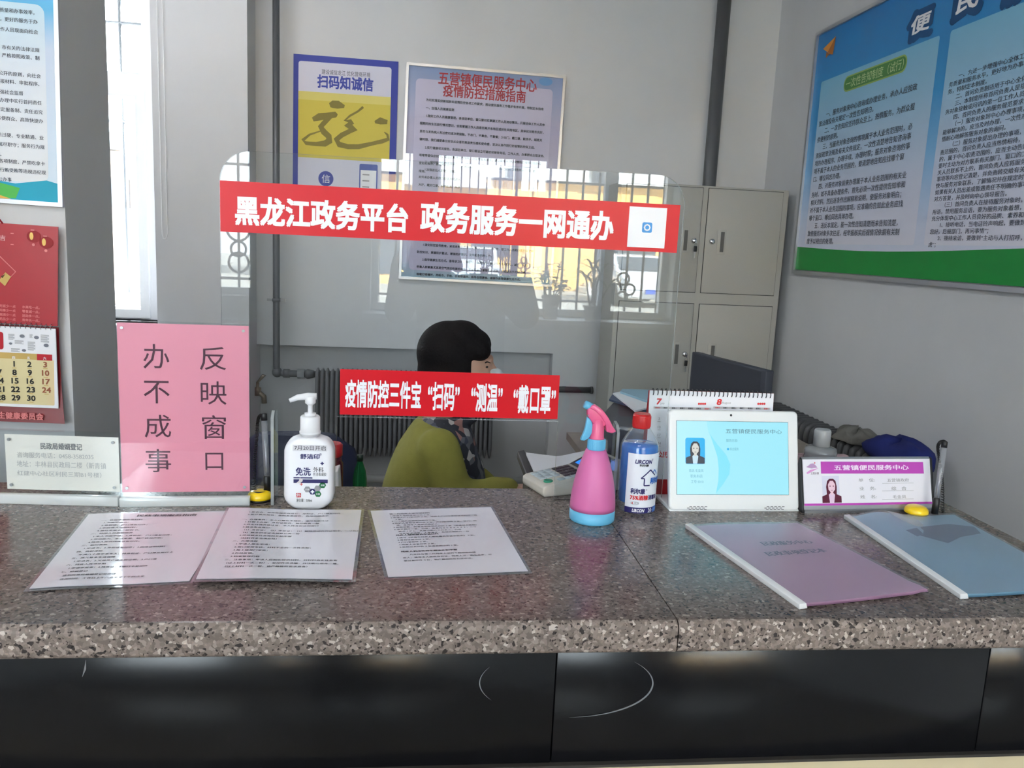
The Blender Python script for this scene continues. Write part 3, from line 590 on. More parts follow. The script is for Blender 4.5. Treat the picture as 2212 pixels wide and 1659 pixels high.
# ------------------------------------------------------------------ pipes, valve, radiators
t = thing('heating_pipe', 'thin grey heating pipe running down the back wall beside the left corner', 'pipe', (-.72, YB - .1, 0))
yp = YB - .1; X0 = at_y(597, 640, yp).x; ze = at_y(597, 806, yp).z; xr = at_y(682, 812, yp).x
b = MB(); b.tube([(X0, yp, ZT), (X0, yp, ze + .03), (X0 + .005, yp, ze + .01), (X0 + .03, yp, ze), (xr, yp + .0, ze)], .0165, ironp, 14); b.build('tube', t)
b = MB(); b.ball((X0 + .004, yp, ze + .005), .026, ironp); b.lathe((X0 + .035, yp, ze), [(.023, 0), (.023, .03)], ironp, 14, True, (1, 0, 0)); b.build('elbow', t)
b = MB(); b.lathe((xr - .09, yp, ze), [(.026, 0), (.026, .035)], steel, 6, True, (1, 0, 0), False); b.lathe((xr - .05, yp, ze), [(.022, 0), (.026, .01), (.02, .04)], ironp, 14, True, (1, 0, 0)); b.build('union_nut', t)
zc_ = at_y(597, 648, yp).z; b = MB(); b.lathe((X0, yp, zc_ - .008), [(.02, 0), (.022, .008), (.02, .016)], ironp, 14); b.box((X0 - .045, yp - .006, zc_ - .006), (X0 + .045, yp + .006, zc_ + .006), steel); b.box((X0 - .006, yp, zc_ - .005), (X0 + .006, YB, zc_ + .005), steel); b.build('wall_clamp', t)
t = thing('heating_pipe', 'thick grey riser pipe behind the steel cabinet', 'pipe', (1.48, YB - .08, 0))
yp2 = YB - .08; X1 = at_y(1540, 300, yp2).x; b = MB(); b.tube([(X1, yp2, 0), (X1, yp2, ZT)], .034, ironp, 20); b.build('tube', t)
t = thing('heating_pipe', 'dark horizontal pipe low on the back wall left of the cabinet', 'pipe', (.8, YB - .06, .6))
zz = at_y(1240, 842, YB - .05).z; xa = at_y(1277, 842, YB - .05).x; b = MB(); b.tube([(NX1 + .002, YB - .05, zz), (xa, YB - .05, zz)], .0165, mat('dark_pipe_paint', (52, 53, 56), .5), 14); b.build('tube', t)
b = MB(); b.lathe((xa - .004, YB - .05, zz), [(.02, 0), (.02, .012)], mat('dark_pipe_paint', (52, 53, 56)), 14, True, (1, 0, 0)); b.build('end_cap', t)
b = MB(); b.box((NX1 + .06, YB - .05, zz - .01), (NX1 + .08, YB - .001, zz + .01), ironp); b.build('wall_bracket', t)
t = thing('water_tap', 'small old tap on the wall in the left corner', 'tap', (-.79, YB - .05, .62))
brass = mat('worn_brass', (150, 135, 118), .35, metal=.8); c = at_y(562, 850, YB - .05)
b = MB(); b.tube([(XL + .004, c.y, c.z), (c.x - .03, c.y, c.z), (c.x, c.y, c.z), (c.x + .018, c.y, c.z - .015), (c.x + .02, c.y, c.z - .05)], .014, brass, 12); b.build('spout', t)
b = MB(); b.lathe((c.x - .012, c.y, c.z), [(.018, 0), (.018, .03), (.008, .034), (.008, .06)], brass, 12); b.build('valve_body', t)
b = MB(); b.prism([(c.x - .02, c.y - .01, c.z + .055), (c.x - .012, c.y - .01, c.z + .05), (c.x + .03, c.y - .01, c.z + .095), (c.x + .01, c.y - .01, c.z + .1)], (0, .02, 0), brass, .003); b.build('handle', t)
def section(mb, O, A, Bv, w, dep, h, z0, m):
    'one radiator column: axis A along the row, Bv away from the wall'
    O, A, Bv = V(O), V(A), V(Bv); rs = []
    for z, kw, kd in ((z0, .3, .6), (z0 + .02, .7, .9), (z0 + .05, .94, 1), (z0 + h * .5, .94, 1), (z0 + h - .05, .94, 1), (z0 + h - .02, .8, .94), (z0 + h, .35, .6)):
        r = []
        for k in range(10):
            a = 2 * math.pi * k / 10; r.append(O + A * (w / 2 * kw * math.cos(a)) + Bv * (dep / 2 + dep / 2 * kd * math.copysign(abs(math.sin(a)) ** .5, math.sin(a))) + V((0, 0, z)))
        rs.append(r)
    mb.rings(rs, m)
rz1 = at_y(700, 795, YB - .12).z; rx0 = at_y(682, 800, YB - .12).x; rz0 = .30
t = thing('radiator', 'long dark ribbed radiator under the niche behind the clerk', 'radiator', (rx0, YB - .05, rz0))
n = 37
for k in range(n):
    b = MB(); section(b, (rx0 + .012 + k * .0245, YB - .09, 0), (1, 0, 0), (0, -1, 0), .0245, .09, rz1 - rz0, rz0, ironr); b.build('section', t)
b = MB(); b.tube([(rx0 + .005, YB - .1, ze), (rx0 + .0245 * n, YB - .1, ze)], .02, ironr, 12); b.tube([(rx0 + .005, YB - .1, rz0 + .05), (rx0 + .0245 * n, YB - .1, rz0 + .05)], .02, ironr, 12); b.build('header_pipe', t)
for x in (rx0 + .2, rx0 + .75): b = MB(); b.box((x, YB - .15, 0), (x + .02, YB - .12, rz0 + .06), ironp); b.build('foot', t)
t = thing('heating_pipe', 'pale return pipe low along the back wall under the radiator', 'pipe', (-.2, YB - .12, .2))
zz = at_y(800, 1034, YB - .05).z; b = MB(); b.tube([(XL + .01, YB - .05, zz), (.78, YB - .05, zz)], .022, mat('pale_pipe_paint', (168, 168, 166), .5), 14); b.build('tube', t)
for x in (-.6, .5): b = MB(); b.box((x, YB - .06, 0), (x + .02, YB - .04, zz - .01), ironp); b.build('foot', t)
# radiator along the right wall
ryA = at_x(1716, 888, XR - .1).y; zt = at_x(1716, 888, XR - .1).z; ryB = at_x(1978, 985, XR - .1).y
t = thing('radiator', 'dark ribbed radiator along the right wall behind the name plate', 'radiator', (XR - .03, ryB, .15))
n = int((ryA + .25 - ryB) / .046)
for k in range(n):
    b = MB(); section(b, (XR - .045, ryB + .023 + k * .046, 0), (0, 1, 0), (-1, 0, 0), .03, .13, zt - .12, .12, mat('black_brown_radiator', (74, 74, 76), .4)); b.build('section', t)
b = MB()
for z in (.2, zt - .06): b.tube([(XR - .105, ryB, z), (XR - .105, ryB + n * .046, z)], .022, ironr, 12)
b.build('header_pipe', t)
for y in (ryB + .2, ryB + n * .046 - .2): b = MB(); b.box((XR - .12, y, 0), (XR - .09, y + .02, .14), ironp); b.build('foot', t)
# cloths on the radiator
def cloth(name, label, cat, c, rx, ry, h, m, seed, par=None):
    mb = MB(); rs = []; n = 28
    for j in range(9):
        f = j / 8; ring_ = []
        for k in range(n):
            a = 2 * math.pi * k / n; w = 1 + .32 * mnoise.noise(V((math.cos(a) * 1.7 + seed, math.sin(a) * 1.7, f * 2)))
            rr = math.cos(f * math.pi / 2) ** .6 * w; ring_.append(V(c) + V((rx * rr * math.cos(a), ry * rr * math.sin(a), h * math.sin(f * math.pi / 2) * (1 + .6 * mnoise.noise(V((math.cos(a) * 2.3, math.sin(a) * 2.3 + seed, f))))) ))
        rs.append(ring_)
    mb.rings(rs, m); o = mb.build(name, par, c); return o
bc = at_x(1955, 985, XR - .1); gc = at_x(1880, 965, XR - .1)
o = cloth('cleaning_cloth', '', '', (XR - .12, bc.y, zt), .085, .16, .07, mat('blue_fleece', (22, 34, 104), .95, bump=.5, bscale=300), 3.3); tag(o, 'crumpled dark blue cloth on the right radiator', 'cloth')
o = cloth('work_glove', '', '', (XR - .11, gc.y + .08, zt), .075, .11, .045, mat('grey_glove_fabric', (118, 116, 110), .95, bump=.5, bscale=300), 8.1); tag(o, 'dusty grey glove lying on the right radiator beyond the blue cloth', 'glove')
# ------------------------------------------------------------------ steel cabinet
CY, CX0, CX1, CZ = 3.9, .938, 1.765, 1.722
t = thing('steel_cabinet', 'grey six door steel filing cabinet against the back wall at right', 'cabinet', ((CX0 + CX1) / 2, CY + .2, 0))
b = MB(); b.box((CX0, CY, .04), (CX1, CY + .27, CZ), cabm, bev=.004); b.box((CX0 + .03, CY + .03, 0), (CX1 - .03, CY + .24, .05), gap); b.build('carcass', t)
pl = Pl((0, CY, 0), (1, 0, 0), (0, 0, 1)); P_ = pl.px
zt_ = [P_(1530, 407)[1], P_(1513, 632)[1], P_(1511, 657)[1]]; hdoor = zt_[0] - zt_[1]; pitch = zt_[0] - zt_[2]
xs = (P_(1355, 395)[0], P_(1519, 407)[0], P_(1532, 407)[0], P_(1692, 417)[0])
def keyhang(mb, pl, u, v):
    mb.ball(pl.P(u, v, .012), (.013, .012, .011), chrome)
for r in range(3):
    z1 = zt_[0] - r * pitch; z0 = z1 - hdoor
    if r == 2: z0 = max(z0, .09)
    for s in (0, 1):
        x0, x1 = xs[2 * s], xs[2 * s + 1]; b = MB()
        b.box((x0 - .0025, CY - .001, z0 - .0025), (x1 + .0025, CY, z1 + .0025), gap); b.box((x0, CY - .006, z0), (x1, CY - .001, z1), cabm, bev=.0015)
        d = b.build('door', t)
        hx = (P_(1478, 520)[0], P_(1557, 522)[0])[s]; hz = z1 - (zt_[0] - P_(1478, 519)[1]); b = MB()
        b.box((hx - .021, CY - .0085, hz - .06), (hx + .021, CY - .006, hz + .06), cabm, bev=.001); b.box((hx - .009 + .004, CY - .0092, hz - .048), (hx + .013, CY - .0085, hz + .048), mat('recess_shade_grey', (96, 95, 92), .6)); b.build('handle', d)  # flat darker patch paints the shade of the pull's hollow
        lx = (P_(1498, 519)[0], P_(1537, 521)[0])[s]; b = MB(); b.lathe((lx, CY - .006, hz), [(.014, 0), (.014, .006), (.01, .012), (.004, .013)], chrome, 18, True, (0, -1, 0)); b.build('lock', d)
        if s == 0 and r < 2:
            b = MB(); b.box((lx - .002, CY - .04, hz - .011), (lx + .002, CY - .016, hz + .004), chrome); b.tube([(lx + math.cos(a) * .008, CY - .038, hz - .018 + math.sin(a) * .009) for a in [i * .63 for i in range(11)]], .0012, steel, 5)
            b.box((lx - .009, CY - .042, hz - .052), (lx + .007, CY - .038, hz - .026), blackp, bev=.002); b.box((lx - .004, CY - .041, hz - .082), (lx + .002, CY - .039, hz - .052), steel); b.build('key', d)

# ================================================================== COUNTER
GF, GB, GX0, GX1, SEAM = .928, 1.487, -1.7, 1.022, None
s0 = at_z(1325, 1135, ZC); s1 = at_z(1440, 1305, ZC); sx_ = s0.x + (s1.x - s0.x) * .5
t = thing('counter_base', 'black polished stone counter front on a beige base', 'counter', (-.3, 1.2, 0))
zb = at_y(1106, 1650, .962).z
b = MB(); b.box((GX0, .985, 0), (GX1 - .03, GB - .03, ZC - .042), mat('counter_carcass', (90, 84, 78), .7)); b.build('carcass', t)
xj = [GX0, at_y(1198, 1500, .962).x, at_y(2125, 1500, .962).x, GX1 - .03]; xj = [GX0, at_y(400, 1500, .962).x - .35] + xj[1:]
for k in range(4):
    b = MB(); b.box((xj[k] + .0006, .962, zb), (xj[k + 1] - .0006, .985, ZC - .042), blackst, bev=.0008, seg=1)
    b.build('stone_panel', t)
b = MB(); b.box((GX0, .958, 0), (GX1 - .03, .985, zb - .004), beige); b.box((GX0, .955, zb - .004), (GX1 - .03, .985, zb), mat('dark_trim', (60, 56, 52), .4)); b.build('base_panel', t)
pl = Pl((0, .962, 0), (1, 0, 0), (0, 0, 1)); P_ = pl.px; b = MB(); scr = mat('pale_scratch', (120, 120, 124), .3)
arc = lambda cx, cy, rx, ry, a0, a1, w, n=30: b.stroke(pl, [P_(cx + rx * math.cos(R(a0 + (a1 - a0) * k / n)), cy + ry * math.sin(R(a0 + (a1 - a0) * k / n))) for k in range(n + 1)], [w * math.sin(math.pi * k / n) + .0001 for k in range(n + 1)], scr, .0004)
arc(1222, 1475, 188, 74, -38, 88, .0022); arc(1222, 1475, 186, 74, 150, 208, .0012)
b.stroke(pl, [P_(186, 1425), P_(184, 1445), P_(178, 1462)], [.0003, .0025, .0003], scr, .0004)
b.build('scratch_mark', t)
t = thing('granite_countertop', 'speckled grey brown granite countertop with a rounded front edge', 'countertop', (-.3, 1.2, ZC - .04))
def slab(x0, x1):
    mb = MB(); z1, z0 = ZC, ZC - .042; pr_ = [(GB, z0), (GB, z1)]
    for k in range(7): a = R(90 * k / 6); pr_.append((GF + .012 - .012 * math.sin(a), z1 - .012 + .012 * math.cos(a)))
    for k in range(7): a = R(90 * k / 6); pr_.append((GF + .008 - .008 * math.cos(a), z0 + .008 - .008 * math.sin(a)))
    mb.prism([V((x0, y, z)) for y, z in pr_], (x1 - x0, 0, 0), grain); mb.bm.normal_update(); ie = mb.mi(grain_edge)
    for f in mb.bm.faces:
        if f.normal.y < -.3: f.material_index = ie
    return mb.build('slab', t)
slab(GX0, sx_ - .0008); slab(sx_ + .0008, GX1)
# ------------------------------------------------------------------ clear shield with its two red banners
YS, TH = 1.418, .005
t = thing('acrylic_shield', 'clear acrylic counter shield carrying two red banners', 'shield', (.06, YS, ZC))
pl = Pl((0, YS, 0), (1, 0, 0), (0, 0, 1)); P_ = pl.px
SX0, SX1, SZ = -.326, .455, 1.531; cx0, cx1, cz = P_(727, 897)[0], P_(1206, 908)[0], P_(1206, 911)[1]; rr = .05
out = [(SX0, ZC), (cx0, ZC), (cx0, cz), (cx1, cz), (cx1, ZC), (SX1, ZC)]
out += [(SX1 - rr + rr * math.cos(R(a)), SZ - rr + rr * math.sin(R(a))) for a in range(0, 91, 10)] + [(SX0 + rr + rr * math.cos(R(a)), SZ - rr + rr * math.sin(R(a))) for a in range(90, 181, 10)]
b = MB(); b.face([V((x, YS, z)) for x, z in out], acrylic); b.face([V((x, YS + TH, z)) for x, z in out][::-1], acrylic)
for k in range(len(out)): (x, z), (x2, z2) = out[k], out[(k + 1) % len(out)]; b.face([V((x, YS, z)), V((x, YS + TH, z)), V((x2, YS + TH, z2)), V((x2, YS, z2))], acredge)
b.build('panel', t)
def fin(px0, top, knee, name='foot'):
    p = at_z(*px0, ZC); f = MB(); zt1 = at_y(*top, YS).z; zk = at_y(*knee, p.y).z; prf = [(p.y, ZC), (p.y, zk), (p.y + .012, zk + .012), (YS, zt1), (YS, ZC)]
    for x in (p.x, p.x + .005): f.face([V((x, y, z)) for y, z in (prf if x == p.x else prf[::-1])], acrylic)
    for k in range(5): (y, z), (y2, z2) = prf[k], prf[(k + 1) % 5]; f.face([V((p.x, y, z)), V((p.x, y2, z2)), V((p.x + .005, y2, z2)), V((p.x + .005, y, z))], acredge)
    f.build(name, t)
fin((585, 1091), (610, 886), (590, 905)); fin((1322, 1093), (1316, 909), (1332, 935))
b = MB(); q = P_(475, 395); q2 = P_(1470, 438); z0 = P_(475, 500)[1]; z1 = q[1] + .004
b.prism([pl.P(q[0], z0, .0002), pl.P(q2[0], z0, .0002), pl.P(q2[0], z1, .0002), pl.P(q[0], z1, .0002)], pl.N * .0004, red)
b.ptxt(pl, '黑龙江政务平台', whitep, (510, 484), (881, 443), .034, h=.0012); b.ptxt(pl, '政务服务一网通办', whitep, (909, 499), (1326, 459), .034, h=.0012)
a = P_(1354, 533); c = P_(1441, 450); b.rect(pl, a[0], a[1], c[0], c[1], whitep, .001)
m_ = ((a[0] + c[0]) / 2, (a[1] + c[1]) / 2); b.rect(pl, m_[0] - .0088, m_[1] - .0088, m_[0] + .0088, m_[1] + .0088, pcol('logo_blue', (74, 150, 216)), .0014, .003)
b.disc(pl, m_[0], m_[1], .0062, whitep, .0017, 8); b.disc(pl, m_[0], m_[1], .0036, pcol('logo_blue', (74, 150, 216)), .002, 8)
b.build('banner', t)['label'] = 'wide red banner with white lettering along the top'
b = MB(); q = P_(735, 797); q2 = P_(1209, 816); z0 = P_(732, 895)[1]; z1 = q[1]
b.prism([pl.P(q[0], z0, .0002), pl.P(q2[0], z0, .0002), pl.P(q2[0], z1, .0002), pl.P(q[0], z1, .0002)], pl.N * .0004, red)
for s, lb, rt in (('疫情防控三件宝', (746, 878), (910, 825)), ('“扫码”', (924, 884), (993, 828)), ('“测温”', (1017, 887), (1086, 831)), ('“戴口罩”', (1108, 891), (1201, 835))): b.ptxt(pl, s, whitep, lb, rt, .026, h=.0012)
b.build('banner', t)['label'] = 'short red banner with narrow white lettering'
# ------------------------------------------------------------------ pink sign and white sign in clear stands
pinkm = mat('pink_paper', (242, 152, 174), .4, coat=.2)
def stand(label, O, U, w, h, foot, mpaper, draw, ins):
    'upright clear holder: two sheets, the paper between them, thick clear foot'
    O = V(O); t = thing('sign_stand', label, 'sign', tuple(O)); U = V(U).normalized(); pl = Pl(O, U, (0, 0, 1))
    for d in (0, -.0065):
        b = MB(); b.prism([pl.P(0, .0, d), pl.P(w, .0, d), pl.P(w, h, d), pl.P(0, h, d)], pl.N * -.0025, acrylic); b.build('clear_sheet', t)
    b = MB(); b.prism([pl.P(0, 0, .0), pl.P(w, 0, .0), pl.P(w, foot, .0), pl.P(0, foot, .0)], pl.N * .012, clear('polished_acrylic_foot', (248, 252, 252), 1.49, .1, .6, (240, 243, 243)), .001); b.prism([pl.P(0, 0, -.0095), pl.P(w, 0, -.0095), pl.P(w, .004, -.0095), pl.P(0, .004, -.0095)], pl.N * -.026, acredge); b.build('foot', t)
    b = MB(); pp = Pl(pl.P(0, 0, -.0028), U, (0, 0, 1)); x0, y0, x1, y1 = ins; b.prism([pp.P(x0, y0, -.0008), pp.P(x1, y0, -.0008), pp.P(x1, y1, -.0008), pp.P(x0, y1, -.0008)], pp.N * .0008, mpaper); draw(b, pp); b.build('paper', t)
    for x in (x0 + .008, x1 - .008):
        for y in (y0 + .008, y1 - .008): b = MB(); b.lathe(pl.P(x, y, 0), [(.0025, 0), (.0025, .001)], steel, 10, True, pl.N); b.build('screw', t)
    return t
pA = at_z(262, 1091, ZC); pB = at_z(540, 1088, ZC); U = (pB - pA); w = U.length
def pk(b, pp):
    m = mat('plum_ink', (74, 22, 48), .5)
    for s, lb, rt in (('办', (310, 796), (365, 744)), ('不', (311, 871), (366, 823)), ('成', (313, 945), (369, 896)), ('事', (315, 1020), (369, 970)), ('反', (432, 799), (488, 750)), ('映', (434, 874), (489, 824)), ('窗', (437, 948), (488, 897)), ('口', (444, 1015), (482, 978))): b.ptxt(pp, s, m, lb, rt, .0, h=.0004)
pl = Pl(pA, U, (0, 0, 1)); tp = pl.px(258, 697); bt = pl.px(268, 1067)
stand('pink paper sign with two columns of characters in a clear stand', pA, U, w + .001, tp[1] + .003, .015, pinkm, pk, (.0015, bt[1] + .002, w - .0005, tp[1]))
pA = at_z(-8, 1083, ZC); pB = at_z(261, 1090, ZC); U = pB - pA; w = U.length
def wk(b, pp):
    b.ptxt(pp, '民政局婚姻登记', mat('grey_ink_dark', (120, 120, 122), .6), (88, 970), (177, 959), .025, h=.0004)
    fg = mat('pale_grey_ink', (176, 176, 176), .6)
    for s, lb, rt in (('咨询服务电话：0458-3582035', (37, 988), (202, 981)), ('地址：丰林县民政局二楼（新青镇', (37, 1008), (229, 1000)), ('红建中心社区利民三期B1号楼）', (38, 1027), (219, 1021))): b.ptxt(pp, s, fg, lb, rt, .01, h=.0004)
pl = Pl(pA, U, (0, 0, 1)); tp = pl.px(250, 936); i0 = pl.px(14, 1057); i1 = pl.px(254, 946)
stand('low white paper notice in a clear stand left of the pink sign', pA, U, w, tp[1], .016, mat('cream_paper', (238, 232, 225), .5), wk, (i0[0], i0[1], i1[0], i1[1]))
# ------------------------------------------------------------------ papers lying on the granite
def curve_sheet(mb, c4, m, z, wob, n=14, th=.0006):
    'sheet through four corner points (far left, far right, near right, near left), softly waved'
    A, B_, C_, D = [V((p.x, p.y, 0)) for p in c4]; rows = []
    for j in range(n + 1):
        r = []
        for i in range(n + 1):
            u, v = i / n, j / n; p = A.lerp(B_, u).lerp(D.lerp(C_, u), v); r.append(p + V((0, 0, z + wob(u, v))))
        rows.append(r)
    vs = [p for r in rows for p in r]; f = []; k = n + 1
    for j in range(n):
        for i in range(n): f.append((j * k + i, (j + 1) * k + i, (j + 1) * k + i + 1, j * k + i + 1))
    mb.mesh(vs, f, m, True); mb.mesh([p - V((0, 0, th)) for p in vs], [q[::-1] for q in f], m, True)
    return lambda u, v, h=0: A.lerp(B_, u).lerp(D.lerp(C_, u), v) + V((0, 0, z + wob(u, v) + h))
class Surf:
    def __init__(s, fn): s.fn = fn
    def P(s, u, v, h=0): return s.fn(u, 1 - v, h)
laminate = clear('laminating_film', (238, 240, 242), 1.5, .05, .12, (225, 228, 232))
shinyp = mat('laminated_paper', (226, 226, 234), .16, spec=.6, coat=.6)
def lam(label, corners, z, lines, wob=lambda u, v: 0, mg=.05):
    P4 = [at_z(x, y, ZC) for x, y in corners]; c = sum(P4, V((0, 0, 0))) / 4
    t = thing('laminated_sheet', label, 'paper', (c.x, c.y, ZC))
    b = MB(); fn = curve_sheet(b, P4, laminate, ZC + z, wob); b.build('film', t)
    g = .022; Q4 = [P4[0].lerp(P4[2], g), P4[1].lerp(P4[3], g), P4[2].lerp(P4[0], g), P4[3].lerp(P4[1], g)]
    b = MB(); fn2 = curve_sheet(b, Q4, shinyp, ZC + z + .0008, wob); sf = Surf(fn2); asp = (P4[1] - P4[0]).length / (P4[3] - P4[0]).length
    for y, x, em, bold, s in lines: 
        vs, fs = text_geo(s)
        for kx_ in ((-bold, bold) if bold else (0,)): b.mesh([sf.P(x + (vx + kx_) * em, 1 - y + vy * em * asp, .0004) for vx, vy in vs], fs, inkt)
    b.build('page', t); return t
T1 = [(.07, .34, .052, .03, '民政事项服务指南')] + [(.13 + .042 * k, .12, .028, .012, s) for k, s in enumerate(['一、低保申请所需材料', '　1.书面申请书；', '　2.身份证、户口簿复印件；', '　3.家庭收入证明材料；', '　4.诚信承诺书、授权书。', '二、特困人员救助供养', '　1.本人书面申请；2.身份证、户口簿复印件；', '　3.劳动能力、生活来源、财产状况声明；', '　4.残疾人提供残疾证复印件。', '三、临时救助', '　1.申请书；2.身份证复印件；3.困难证明材料', '四、高龄津贴', '　年满八十周岁老年人，持身份证、户口簿及银行卡', '五、孤儿基本生活保障', '　1.申请表；2.父母死亡或失踪证明；3.户口簿', '六、残疾人两项补贴', '　1.申请审批表；2.残疾证；3.银行卡复印件', '七、婚姻登记', '　请到民政局婚姻登记处办理', '　咨询时间：工作日上午八点半至下午四点半'])]
T2 = [(.08 + .0415 * k, .13, .029, .014, s) for k, s in enumerate(['　1.新农合、居民医保参保登记：身份证、户口簿复印件', '　2.医疗费用报销：住院发票原件、费用明细清单', '', '一、办理条件：本人户籍在本辖区，或持有居住证', '　1.社保卡办理：身份证原件、复印件各一份', '　2.养老待遇资格认证，本人持身份证到窗口', '　3.就业失业登记：', '　（1）身份证；（2）毕业证；（3）解除劳动合同证明书，一寸照片', '　（4）就业创业证申领登记表一份', '　4.灵活就业社会保险补贴申报', '　（材料齐全当场办结）', '二、办理流程', '　1.申请人提出申请；', '　2.窗口受理审核，材料不全的一次性告知；', '　3.报上级部门审批；', '　4.办结反馈。', '　5.档案整理归档', '三、注意事项：申请人应如实提供材料，对材料真实性负责', '（以上材料一式二份），复印件须清晰，并注明与原件一致。', '（以上材料一式二份，请严格按照要求准备）'])]
T3 = [(.085, .14, .03, .035, '第二代残疾人证申请材料'), (.30 + .07, .14, .03, .035, ''), (.445, .14, .03, .035, '残疾人辅助器具申请材料'), (.69, .14, .03, .035, '残疾人机动轮椅车燃油补贴申报')] + [(y, .14, .0275, .012, s) for y, s in ((.12, '1.申请人身份证复印件２张。'), (.152, '2.申请人户口复印件２张。残疾人户口与身份证号码应一致'), (.184, '　２张。'), (.216, '3.二寸照片近期免冠照片三张。'), (.25, '4.监护人身份证复印件２张，户口复印件２张，智力、精'), (.284, '　神、未成年人需提供监护人。'), (.318, '5.医院诊断、检查证明等相关病历２张（县级以上医院）'), (.352, '6.电子照片一张，白底，像素为３５８＊４４１，二寸'), (.386, '　格式ＪＰＧ，头部占照片三分之二，白底'), (.42, '　证件要求清晰，人像端正，免冠近期照片一份'), (.485, '1.填写《伊春市残疾人辅助器具申请审批表》２份。'), (.52, '2.身份证复印件２张。'), (.555, '3.户口复印件２张。'), (.59, '4.残疾人证复印件２张。'), (.625, '5.医院证复印件２张或贫困证明２张。'), (.735, '　　凡是持有第二代残疾人证的下肢残疾的残'), (.775, '疾人，携带本人居民身份证，残疾人证、购车发票，行'), (.815, '驶证复印件３份，到户籍地所在社区申请。'))]
wv = lambda k: (lambda u, v: .0012 * (1 + math.sin(u * 5 + k) * math.cos(v * 3 + k)) + .006 * max(0, u - .85) ** 2 * 20 * (k == 2))
lam('laminated service guide lying leftmost on the granite, under the second sheet', ((188, 1112), (512, 1103), (415, 1262), (50, 1282)), .0012, T1, lambda u, v: .0012 * (1 - u) * (1 + math.sin(u * 6)))
lam('laminated text sheet in the middle of three, in front of the sanitizer', ((490, 1106), (787, 1107), (768, 1264), (413, 1267)), .0062, T2, lambda u, v: .0011 * (1 + math.sin(u * 7 + 1) * math.cos(v * 2)) - .0032 * max(0, u - .3))
lam('laminated text sheet lying rightmost, between sanitizer and spray bottle', ((794, 1103), (1064, 1095), (1150, 1240), (832, 1254)), .0012, T3, lambda u, v: 0)
# ------------------------------------------------------------------ report folders
def folder(label, corners, m, cover, spine_w, draw=None, wob=lambda u, v: 0, film=None):
    P4 = [at_z(x, y, ZC) for x, y in corners]; c = sum(P4, V((0, 0, 0))) / 4; t = thing('report_folder', label, 'folder', (c.x, c.y, ZC))
    b = MB(); fn = curve_sheet(b, P4, m, ZC + .003, wob, 16, .002)
    if draw: draw(b, Surf(fn))
    b.build('cover', t)
    b = MB(); fn = curve_sheet(b, P4, film, ZC + .0055, lambda u, v: wob(u, v) + .0006, 16, .0003); b.build('film', t)
    A, D = P4[0], P4[3]; d = (D - A).normalized(); nrm = V((-d.y, d.x, 0)); nrm = nrm if nrm.dot(P4[1] - A) < 0 else -nrm
    b = MB(); A2, D2 = A - d * .004, D + d * .003
    pr_ = [(-.001, 0), (.0, .0075), (-.011, .0085), (-.0135, .001)]
    b.prism([V((A2.x, A2.y, ZC)) + nrm * (x + .009) + V((0, 0, z)) for x, z in pr_], D2 - A2, mat('white_spine', (225, 226, 228), .35), .0008)
    b.build('slide_spine', t); return t
filmc = clear('clear_folder_film', (250, 250, 252), 1.4, .4, .06, (235, 235, 240))
def dr1(b, sf):
    m = mat('folder_ink', (96, 84, 126), .7)
    for y, x, s in ((.33, .36, '民政服务中心'), (.46, .27, '民政事项登记本')):
        vs, fs = text_geo(s)
        for kx_ in (-.05, 0, .05): b.mesh([sf.P(x + (vx + kx_) * .075, 1 - y + vy * .06, .0006) for vx, vy in vs], fs, m)
folder('pink report folder with white slide spine on the granite', ((1492, 1142), (1722, 1133), (2005, 1285), (1735, 1314)), mat('pink_folder_card', (204, 160, 190), .5, var=.03, vscale=8), None, .01, dr1, lambda u, v: .0012 * (1 + math.sin(u * 5) * math.cos(v * 4)) + .002 * (u > .9) * (v > .9), filmc)
def dr2(b, sf):
    m = mat('folder_picture', (72, 104, 138), .8)
    b.mesh([sf.P(x, 1 - y, .0004) for x, y in ((.36, .3), (.5, .18), (.8, .14), (.98, .2), (.93, .3), (.7, .34), (.5, .42))], [tuple(range(7))], m)
    b.mesh([sf.P(x, 1 - y, .0005) for x, y in ((.3, .24), (.44, .2), (.42, .28), (.33, .32))], [tuple(range(4))], m)
f2 = [at_z(1834, 1122, ZC), at_z(2055, 1117, ZC)]; d_ = at_z(2083, 1293, ZC) - f2[0]
def px_of(p): 
    q = p - CAMP; z = q.dot(CF); return (W_ / 2 + F_ * q.dot(CR) / z, H_ / 2 - F_ * q.dot(CU) / z)
n4 = f2[1] + d_
folder('light blue report folder with white slide spine at the right end of the granite', ((1834, 1122), (2060, 1116), px_of(n4 + V((.0, .0, 0))), (2083, 1293)), mat('blue_folder_card', (142, 190, 214), .5, var=.04, vscale=7), None, .01, dr2, lambda u, v: .0014 * (1 + math.sin(u * 5 + 1) * math.cos(v * 4)) + .007 * max(0, 1 - ((u - .28) / .2) ** 2) * max(0, 1 - v / .3), filmc)
